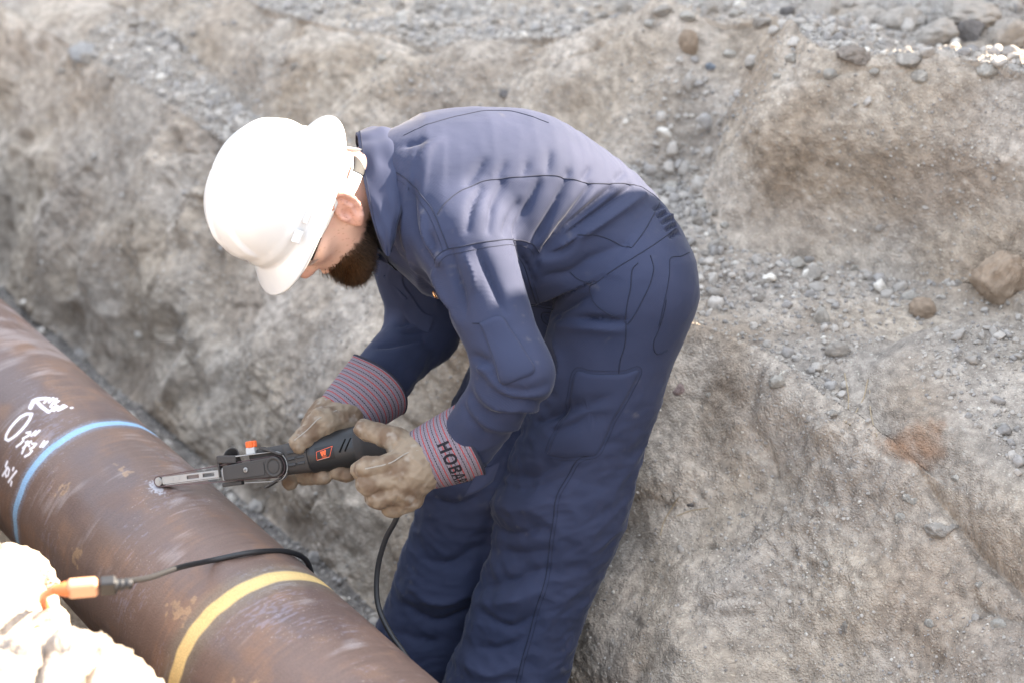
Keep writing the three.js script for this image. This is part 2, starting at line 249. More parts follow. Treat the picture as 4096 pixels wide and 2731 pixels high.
// ---------- unseen digger, added so that its bucket blocks the sun from the pipe ----------
{
  const ex = thing('added_excavator', 'unseen yellow tracked digger added to shade the pipe with its bucket', 'added_excavator');
  const paint = new THREE.MeshStandardMaterial({ color: new THREE.Color().setRGB(0.62, 0.36, 0.03), roughness: 0.45 }), dark = new THREE.MeshStandardMaterial({ color: new THREE.Color().setRGB(0.03, 0.03, 0.03), roughness: 0.7 }), chrome = new THREE.MeshStandardMaterial({ color: 0xb8b8b8, metalness: 1, roughness: 0.2 }), pane = new THREE.MeshPhysicalMaterial({ color: 0xdde6ea, roughness: 0.03, transmission: 1, thickness: 0 });
  const M = frameMatrix(V(...W(2.6, 5.6, 0.95)), V(-DT[0], 0, -DT[2]), V(0, 1, 0), V(DQ[0], 0, DQ[2]));   // x back along the trench, y up
  const add = (name, g, m, parent = ex) => part(name, g.applyMatrix4(M), m, parent);
  const plate = (pts, depth, z) => { const s = new THREE.Shape(pts.map(([a, b]) => new THREE.Vector2(a, b))); return new THREE.ExtrudeGeometry(s, { depth, bevelThickness: 0.02, bevelSize: 0.02, bevelSegments: 2 }).translate(0, 0, z - depth / 2); };
  add('boom', plate([[0.9, 0.9], [1.3, 0.8], [2.4, 2.75], [4.3, 3.05], [4.45, 3.3], [4.2, 3.5], [2.2, 3.3], [1.9, 3.0]], 0.42, 0), paint);
  add('stick', plate([[3.9, 3.45], [4.3, 3.6], [6.15, 1.55], [6.05, 1.35], [5.85, 1.35], [4.1, 3.1]], 0.30, 0), paint);
  add('bucket', plate([[5.66, 0.96], [5.80, 0.89], [6.34, 0.88], [6.38, 1.0], [6.36, 1.42], [5.72, 1.44], [5.66, 1.2]], 0.24, 0), dark);  // outline set to keep sun off the pipe yet let it reach the crest
  for (const s of [-1, 1]) { add('boom_cylinder', new THREE.CylinderGeometry(0.05, 0.05, 1.3, 16).rotateZ(-0.75).translate(1.75, 1.25, s * 0.28), chrome); const tr = add('track', plate([[-1.7, 0.15], [-1.5, 0], [1.3, 0], [1.55, 0.15], [1.5, 0.6], [1.2, 0.75], [-1.4, 0.75], [-1.7, 0.6]], 0.5, s * 1.0), dark); for (let i = 0; i < 5; i++) add('track_roller', new THREE.CylinderGeometry(0.15, 0.15, 0.54, 18).rotateX(Math.PI / 2).translate(-1.2 + i * 0.55, 0.25, s * 1.0), dark, tr); }
  add('house', new RoundedBoxGeometry(2.6, 0.9, 2.1, 3, 0.12).translate(-0.5, 1.35, 0), paint);
  const cab = add('cab', new RoundedBoxGeometry(1.2, 1.3, 0.9, 3, 0.1).translate(0.25, 2.2, 0.6), paint); add('cab_window', new THREE.BoxGeometry(0.9, 0.7, 0.02).translate(0.25, 2.4, 1.06), pane, cab); add('cab_window', new THREE.BoxGeometry(0.02, 0.8, 0.7).translate(0.86, 2.35, 0.6), pane, cab);
  add('counterweight', new RoundedBoxGeometry(0.6, 0.9, 2.1, 3, 0.15).translate(-1.9, 1.35, 0), dark);
}
// ---------- pipe ----------
const PIPE_R = 0.162;
{
  const T0 = -1.75, T1 = 1.75, w = 1600, h = 800, c = document.createElement('canvas'); c.width = w; c.height = h; const x = c.getContext('2d'), img = x.createImageData(w, h), rough = new Uint8Array(w * h * 4);
  const sr = (v) => 255 * (v < 0.0031308 ? 12.92 * v : 1.055 * v ** (1 / 2.4) - 0.055);
  for (let j = 0; j < h; j++) for (let i = 0; i < w; i++) {
    const t = lerp(T0, T1, i / w), a = (1 - j / h) * 2 * Math.PI, X = PIPE_R * Math.cos(a), Y = PIPE_R * Math.sin(a), o = (j * w + i) * 4;
    const streak = 0.6 * n3(t * 90, X * 7, Y * 7) + 0.4 * n3(t * 210, X * 12, Y * 12 + 4), blot = fbm(t * 3.2, X * 5, Y * 5 + 9, 3), grain = n3b(t * 320, X * 320, Y * 320), rust = smoothstep(fbm(t * 6 + 9, X * 9, Y * 9, 3) + 0.6 * streak, -0.1, 1.0), mill = smoothstep(fbm(t * 4 - 5, X * 6 + 3, Y * 6, 3) + 0.25 * streak, 0.05, 0.8);
    let k = [0.150, 0.097, 0.077]; const mix = (m, v) => { k = k.map((q, n) => lerp(q, v[n], m)); };
    mix(0.6 * rust, [0.225, 0.130, 0.083]); mix(0.65 * mill, [0.105, 0.072, 0.068]);
    const chalk = smoothstep(fbm(t * 11, X * 6, Y * 6 - 7, 3) + 0.5 * streak + 0.9 * Math.exp(-(((t - 0.43) / 0.13) ** 2)) + 0.9 * Math.exp(-(((t - 0.62) / 0.03) ** 2)), 0.5, 1.5); mix(0.5 * chalk, [0.34, 0.29, 0.275]);
    const lilac = smoothstep(0.6 * n3(t * 150, X * 60, Y * 60) + 0.5 * streak + 0.6 * blot, 0.5, 1.3); mix(0.34 * lilac, [0.27, 0.26, 0.33]);
    const speck = smoothstep(n3b(t * 150, X * 150, Y * 150 + 2), 0.78, 0.9) * smoothstep(blot, -0.1, 0.5); mix(0.5 * speck, [0.40, 0.33, 0.27]);
    // sprayed rings, with their soft overspray
    const wob = 0.002 * n3(a * 3, t, 3), pep = 0.5 + 0.5 * grain;
    const db = Math.abs(t - wob) ; const blue = Math.max(smoothstep(db, 0.0105, 0.0075), 0.45 * smoothstep(db, 0.026, 0.008) * pep); 
    mix(blue * 0.9, [0.27, 0.46, 0.68]);
    const dy = Math.abs(t + 0.612 - wob * 1.5), yellow = smoothstep(dy, 0.0185, 0.0115); mix(smoothstep(dy, 0.055, 0.012) * 0.55 * (0.4 + 0.6 * pep), [0.20, 0.19, 0.14]); mix(yellow * 0.95, [0.68, 0.48, 0.20]);
    // bright bare metal where the belt has been grinding
    const gx = (t + 0.262) / 0.028, ga = (a - 1.56) / 0.075, gd = Math.hypot(gx, ga) + 0.5 * n3(t * 160, a * 25, 3); mix(0.6 * smoothstep(gd, 1.0, 0.5), [0.50, 0.51, 0.55]);
    // clay smears
    for (const [ct, ca, rt, ra] of [[-0.176, 1.66, 0.03, 0.10], [-0.239, 2.70, 0.022, 0.16], [-0.111, 2.28, 0.02, 0.12], [-0.56, 2.3, 0.05, 0.25], [-0.78, 2.45, 0.06, 0.2]]) { const e = Math.hypot((t - ct) / rt, (a - ca) / ra); if (e < 1.6) mix(0.55 * smoothstep(1.25 - e + 0.8 * fbm(t * 45, X * 45, Y * 45 + ct, 3), 0.75, 1.25), [0.38, 0.245, 0.135]); }
    const m = 1 + 0.16 * grain + 0.10 * streak; for (let n = 0; n < 3; n++) img.data[o + n] = clamp(sr(Math.max(0, k[n] * m)), 0, 255); img.data[o + 3] = 255;
    const r = clamp(0.50 + 0.16 * rust + 0.18 * chalk + 0.05 * grain + 0.2 * Math.max(blue, yellow) - 0.10 * mill, 0.3, 0.95) * 255; rough[o + 1] = r; rough[o] = rough[o + 2] = 128 + 60 * grain + 40 * streak; rough[o + 3] = 255;
  }
  x.putImageData(img, 0, 0);
  // hand-written paint-pen marks: [stroke width in metres, points (t, angle)]
  const MARKS = [[0.011,[[0.105,1.7775],[0.1303,1.791],[0.1575,1.7851]]],[0.011,[[0.1479,1.8901],[0.1618,1.8063],[0.1615,1.758],[0.1513,1.678]]],[0.006,[[0.1481,1.6426],[0.1393,1.7351]]],[0.006,[[0.1433,1.6086],[0.133,1.6929]]],[0.006,[[0.1365,1.5849],[0.1254,1.6661],[0.1167,1.718]]],[0.006,[[0.1255,1.5893],[0.121,1.6549],[0.1146,1.6549]]],[0.006,[[0.1043,1.7454],[0.1108,1.6889],[0.1088,1.6472],[0.1022,1.6775],[0.0993,1.7273]]],[0.006,[[0.1006,1.6466],[0.1057,1.5853],[0.0974,1.5733],[0.0943,1.6347],[0.0937,1.6894]]],[0.006,[[0.0869,1.55],[0.0873,1.5291]]],[0.008,[[0.1286,1.9277],[0.1388,1.9691],[0.1431,2.0371],[0.1416,2.1274],[0.1388,2.2215],[0.1352,2.2934],[0.1291,2.3353],[0.1187,2.3236],[0.1122,2.2628],[0.109,2.2177],[0.1085,2.143],[0.1114,2.0682],[0.1179,1.9929],[0.1286,1.9277]]],[0.006,[[0.0911,2.1209],[0.085,2.084],[0.0802,2.1286],[0.0835,2.1693],[0.0858,2.1916],[0.0805,2.2028],[0.0802,2.2437],[0.0854,2.3076]]],[0.006,[[0.0762,2.0359],[0.0739,2.1065]]],[0.006,[[0.0697,2.0027],[0.0678,2.0771]]],[0.006,[[0.0657,2.266],[0.0608,2.1511]]],[0.006,[[0.0708,2.1991],[0.0547,2.2028]]],[0.006,[[0.0684,2.1769],[0.0577,2.3146]]],[0.006,[[0.0533,2.1622],[0.0448,2.1329],[0.0427,2.1771],[0.0464,2.2176],[0.0379,2.2176],[0.0379,2.2657],[0.044,2.318]]],[0.006,[[0.0342,2.0487],[0.0289,2.1222]]],[0.006,[[0.0262,2.0269],[0.0238,2.104]]],[0.006,[[0.0841,2.5015],[0.0827,2.5583],[0.0748,2.5659],[0.0794,2.6685]]],[0.006,[[0.074,2.5453],[0.0661,2.5529],[0.0618,2.6124],[0.0671,2.6454],[0.0747,2.6077],[0.074,2.5453]]],[0.006,[[0.0561,2.4996],[0.0553,2.5276]]],[0.006,[[0.0426,2.5027],[0.0529,2.6699]]],[0.006,[[0.0425,2.6342],[0.041,2.6773]]]];
  const U = (t) => (t - T0) / (T1 - T0) * w, S = (a) => (1 - a / (2 * Math.PI)) * h;
  x.lineCap = x.lineJoin = 'round';
  for (const [sw, P] of MARKS) for (const [pass, col] of [[1.25, 'rgba(205,196,205,0.45)'], [0.9, 'rgba(240,235,238,0.95)']]) { x.strokeStyle = col; x.lineWidth = sw * pass * h / (2 * Math.PI * PIPE_R) * 0.66; x.beginPath(); P.forEach(([t, a], i) => x[i ? 'lineTo' : 'moveTo'](U(t), S(a))); x.stroke(); }
  const map = new THREE.CanvasTexture(c); map.colorSpace = THREE.SRGBColorSpace; map.wrapS = map.wrapT = THREE.RepeatWrapping;
  const rows = new Uint8Array(rough.length); for (let j = 0; j < h; j++) rows.set(rough.subarray((h - 1 - j) * w * 4, (h - j) * w * 4), j * w * 4);
  const rm = new THREE.DataTexture(rows, w, h); rm.wrapS = rm.wrapT = THREE.RepeatWrapping; rm.magFilter = THREE.LinearFilter; rm.needsUpdate = true;
  const steel = new THREE.MeshStandardMaterial({ map, roughnessMap: rm, roughness: 1, metalness: 0.0, bumpMap: rm, bumpScale: 0.0008 });
  // beyond the mapped length the unmarked steel between the rings and the ends goes on, back and forth
  const plain = (t) => { const fold = (x, a, b) => { const p = (x - a) / (b - a), f = p - 2 * Math.floor(p / 2); return lerp(a, b, f > 1 ? 2 - f : f); }; return t > 1.7 ? fold(t, 0.75, 1.7) : t < -1.7 ? fold(t, -1.7, -0.9) : t; };
  const nu = 500, nv = 160, ta = -3.2, tb = 7, g = gridGeometry(nu, nv, (i, j) => { const t = lerp(ta, tb, i / nu), a = 2 * Math.PI * j / nv, r = PIPE_R + 0.0006 * n3(t * 6, Math.cos(a) * 3, Math.sin(a) * 3); return W(r * Math.cos(a), t, O[1] + r * Math.sin(a)); }, (i, j) => [(plain(lerp(ta, tb, i / nu)) - T0) / (T1 - T0), j / nv]);
  single('steel_pipe', g, steel, 'rust-brown steel pipeline with sprayed blue and yellow rings lying in the trench', 'pipe');
}
// ---------- worker: clothed body as a distance field ----------
const LT = norm([0.143, 0.055, 0.988]);                       // the worker's left
const SPINE = [  // centre, half width, dorsal half depth, ventral half depth, dorsal direction
  [[-0.2294, 1.1180, -2.7371], 0.085, 0.075, 0.075, [0.22, 0.96, -0.1]],
  [[-0.1756, 1.1010, -2.7410], 0.168, 0.115, 0.134, [0.30, 0.93, -0.1]],
  [[-0.0885, 1.0725, -2.7580], 0.190, 0.150, 0.178, [0.38, 0.91, -0.1]],
  [[0.0051, 1.0420, -2.7743], 0.186, 0.168, 0.166, [0.46, 0.88, -0.1]],
  [[0.0809, 1.0097, -2.7942], 0.180, 0.150, 0.155, [0.55, 0.83, -0.1]],
  [[0.1591, 0.9629, -2.8040], 0.180, 0.126, 0.15, [0.76, 0.64, -0.1]],
  [[0.2063, 0.9025, -2.7732], 0.182, 0.116, 0.14, [0.97, 0.2, -0.1]],
  [[0.1714, 0.8519, -2.7474], 0.160, 0.102, 0.11, [1, -0.2, -0.1]]];
const TORSO = (() => {
  const n = 28, curve = (k) => new THREE.CatmullRomCurve3(SPINE.map(k), false, 'centripetal'), c = curve((s) => V(...s[0])), u = curve((s) => V(...s[4])), r = curve((s) => V(s[1], s[2], s[3])), out = [];
  for (let i = 0; i <= n; i++) { const k = i / n, p = c.getPoint(k), t = c.getTangent(k), d = u.getPoint(k), e = r.getPoint(k), T = [t.x, t.y, t.z]; let U = [d.x, d.y, d.z]; U = norm(mad(U, T, -dot(U, T))); let L = norm(cross(U, T)); if (dot(L, LT) < 0) L = L.map((x) => -x); out.push({ p: [p.x, p.y, p.z], T, U, L, a: e.x, b: e.y, v: e.z }); }
  return out;
})();
function torso(p) {
  let best = 1e9, bi = 0, bh = 0;
  for (let i = 0; i + 1 < TORSO.length; i++) { const A = TORSO[i].p, B = TORSO[i + 1].p, ab = sub(B, A), ap = sub(p, A), h = clamp(dot(ap, ab) / dot(ab, ab), 0, 1), d = Math.hypot(...mad(ap, ab, -h)); if (d < best) { best = d; bi = i; bh = h; } }
  const A = TORSO[bi], B = TORSO[bi + 1], mix = (k) => [0, 1, 2].map((i) => lerp(A[k][i], B[k][i], bh)), v = sub(p, mix('p')), L = mix('L'), U = mix('U'), T = mix('T');
  const l = dot(v, L), u = dot(v, U), w = Math.abs(dot(v, T)), a = lerp(A.a, B.a, bh), b = u > 0 ? lerp(A.b, B.b, bh) : lerp(A.v, B.v, bh);
  const r = Math.hypot(l / a, u / b) || 1e-6, g = Math.hypot(l / (a * a), u / (b * b)) || 1e-6, d = r * (r - 1) / g;
  return (bi === 0 && bh === 0) || (bi === TORSO.length - 2 && bh === 1) ? Math.hypot(Math.max(d, 0), w) * (d > 0 || w > 0 ? 1 : 0) + Math.min(d, 0) : d;
}
const JL = { hip: [0.1918, 0.9180, -2.6801], knee: [0.0883, 0.5559, -2.5966], ankle: [-0.0169, 0.2218, -2.4937], foot: [-0.05, 0.11, -2.466], shoulder: [-0.0792, 1.0733, -2.5685], elbow: [0.0060, 0.9080, -2.4215], wrist: [-0.0803, 0.7572, -2.4523] };
const JR = { hip: [0.1175, 0.8726, -2.8478], knee: [-0.0534, 0.5452, -2.7146], ankle: [-0.1626, 0.1850, -2.6433], foot: [-0.185, 0.1, -2.625], shoulder: [-0.2028, 1.0039, -2.8698], elbow: [-0.1591, 0.7698, -2.8627], wrist: [-0.2649, 0.7243, -2.6712] };
const clothField = (p) => {
  let d = torso(p);
  const ll = chain(p, [JL.hip, JL.knee, JL.ankle, JL.foot], [0.115, 0.104, 0.097, 0.098], 0.05), rl = chain(p, [JR.hip, JR.knee, JR.ankle, JR.foot], [0.112, 0.100, 0.095, 0.098], 0.05);
  d = smin(d, smin(ll, rl, 0.012), 0.045);
  const la = chain(p, [JL.shoulder, JL.elbow, JL.wrist], [0.076, 0.0525, 0.048], 0.04), ra = chain(p, [JR.shoulder, JR.elbow, JR.wrist], [0.076, 0.060, 0.050], 0.03);
  const atL = clamp(Math.hypot(...sub(p, JL.shoulder)) / 0.2, 0, 1), atR = clamp(Math.hypot(...sub(p, JR.shoulder)) / 0.2, 0, 1);
  d = smin(d, la, lerp(0.07, 0.012, atL)); d = smin(d, ra, lerp(0.07, 0.012, atR));
  return d;
};
// neckline opening carved into the coverall's front
const OPENING = [[-0.2321, 1.0492, -2.6235], [-0.1994, 1.0055, -2.6012], [-0.1596, 0.9403, -2.5905]];
const coverField = (p) => { const d = clothField(p); if (d > 0.08 || p[0] > -0.1) return d; return smax(d, -chain(p, OPENING, [0.034, 0.026, 0.004], 0.01), 0.008); };
// seam lines and cloth folds of the coverall, in metres
const SEAMS = {
  back_pleat_far: [[-0.1785,1.1976,-2.7117],[-0.1398,1.2109,-2.7282],[-0.0899,1.2140,-2.7606],[-0.0390,1.2142,-2.7866],[-0.0003,1.2115,-2.7912],[0.0332,1.2085,-2.7722],[0.0614,1.2006,-2.7641]],
  back_pleat: [[-0.1175,1.1311,-2.5364],[-0.0998,1.1477,-2.5562],[-0.0760,1.1563,-2.5802],[-0.0470,1.1592,-2.6056],[-0.0126,1.1589,-2.6197],[0.0246,1.1571,-2.6321],[0.0571,1.1541,-2.6451],[0.0874,1.1456,-2.6565],[0.1131,1.1344,-2.6677],[0.1446,1.1213,-2.6903],[0.1773,1.1086,-2.7240],[0.2058,1.0918,-2.7603],[0.2321,1.0692,-2.7884],[0.2555,1.0435,-2.8058]],
  yoke: [[-0.1866,1.1627,-2.6368],[-0.1653,1.1581,-2.6083],[-0.1447,1.1447,-2.5827],[-0.1266,1.1339,-2.5516],[-0.1160,1.1223,-2.5233],[-0.1060,1.1042,-2.5046],[-0.0999,1.0901,-2.4949]],
  armhole: [[-0.1186,1.0648,-2.4985],[-0.1085,1.0840,-2.4969],[-0.0999,1.0901,-2.4949],[-0.0794,1.0953,-2.4920],[-0.0530,1.0998,-2.4968],[-0.0244,1.0969,-2.5123],[0.0022,1.0792,-2.5556],[0.0246,1.0617,-2.5862],[0.0371,1.0517,-2.5905],[0.0460,1.0357,-2.5927]],
  sleeve_seam: [[0.0022,1.0775,-2.5534],[0.0096,1.0530,-2.5662],[0.0198,1.0181,-2.5890],[0.0288,0.9813,-2.6028],[0.0383,0.9359,-2.6331],[0.0506,0.8571,-2.7292],[0.0563,0.8515,-2.6689]],
  waist_seam: [[0.2729,1.0256,-2.7166],[0.2595,1.0318,-2.6829],[0.2307,1.0313,-2.6396],[0.2016,1.0225,-2.6159],[0.1761,1.0110,-2.6047],[0.1412,0.9849,-2.6011]],
  waist_seam_upper: [[0.2541,1.0463,-2.7886],[0.2348,1.0520,-2.7076],[0.2163,1.0450,-2.6588],[0.1984,1.0338,-2.6307]],
  side_gusset: [[0.1077,1.0600,-2.6182],[0.1282,1.0569,-2.6285],[0.1514,1.0484,-2.6353],[0.1744,1.0387,-2.6353],[0.1971,1.0330,-2.6294]],
  hip_line: [[0.2064,1.0150,-2.6079],[0.1973,1.0076,-2.6001],[0.1938,0.9823,-2.5828],[0.1883,0.9571,-2.5715],[0.1850,0.9294,-2.5650]],
  hip_outer: [[0.2274,1.0221,-2.6229],[0.2319,1.0069,-2.6075],[0.2263,0.9874,-2.5897],[0.2135,0.9637,-2.5751],[0.1987,0.9372,-2.5663],[0.1889,0.9244,-2.5639]],
  chest_pocket: [[0.0959,0.9931,-2.6103],[0.1086,0.9855,-2.6087],[0.1262,0.9819,-2.6016],[0.1412,0.9849,-2.6011]],
  slash_pocket: [[0.1387,0.9823,-2.6007],[0.1276,0.9743,-2.6028],[0.1313,0.9566,-2.5899],[0.1486,0.9437,-2.5761],[0.1686,0.9350,-2.5680],[0.1863,0.9269,-2.5644]],
  side_seam: [[0.1870,0.9288,-2.5648],[0.1857,0.8921,-2.5577],[0.1782,0.8633,-2.5522],[0.1765,0.8426,-2.5483]],
  thigh_pocket: [[0.0610,0.6953,-2.5368],[0.0730,0.7339,-2.5438],[0.0869,0.7652,-2.5465],[0.0968,0.7949,-2.5516],[0.1078,0.8394,-2.5612],[0.1284,0.8397,-2.5521],[0.1564,0.8413,-2.5474],[0.1846,0.8412,-2.5492],[0.2092,0.8443,-2.5564],[0.1936,0.8065,-2.5474],[0.1698,0.7666,-2.5358],[0.1401,0.7069,-2.5213],[0.1177,0.7029,-2.5201],[0.0934,0.6969,-2.5223],[0.0610,0.6953,-2.5368]],
  thigh_hem: [[0.1046,0.8286,-2.5592],[0.1285,0.8302,-2.5494],[0.1565,0.8313,-2.5456],[0.1849,0.8315,-2.5478],[0.2053,0.8342,-2.5540]],
  outseam: [[0.1401,0.7056,-2.5211],[0.1116,0.6964,-2.5191],[0.0935,0.6669,-2.5128],[0.0752,0.6348,-2.5026],[0.0692,0.5956,-2.4881],[0.0633,0.5528,-2.4788],[0.0575,0.4942,-2.4702],[0.0410,0.4395,-2.4550],[0.0286,0.3888,-2.4406],[0.0161,0.3464,-2.4284],[0.0078,0.3117,-2.4140]],
  back_pocket: [[0.3006,0.9912,-2.7043],[0.2819,1.0042,-2.6598],[0.2623,1.0105,-2.6363],[0.2594,0.9953,-2.6146],[0.2498,0.9540,-2.5838],[0.2417,0.9163,-2.5743]],
  back_pocket_low: [[0.2534,0.9579,-2.5873],[0.2423,0.9106,-2.5744],[0.2336,0.8860,-2.5697],[0.2403,0.8658,-2.5737],[0.2593,0.8650,-2.5883]],
  collar_placket: [[-0.2083,1.0134,-2.6486],[-0.1991,0.9840,-2.6661],[-0.1932,0.8905,-2.7989],[-0.1764,0.8610,-2.7992],[-0.1594,0.8320,-2.8000],[-0.1397,0.8199,-2.8045]],
  collar_placket_far: [[-0.2348,0.8840,-2.8233],[-0.2170,0.8623,-2.8119],[-0.1994,0.8409,-2.8051],[-0.1816,0.8292,-2.7987]],
  sleeve_pocket: [[-0.0611,0.9928,-2.4315],[-0.0497,0.9954,-2.4262],[-0.0175,1.0059,-2.4279],[-0.0006,0.9866,-2.4142],[0.0220,0.9612,-2.3896],[0.0339,0.9393,-2.3748],[0.0107,0.9317,-2.3636],[-0.0174,0.9213,-2.3648],[-0.0249,0.9420,-2.3778]],
};
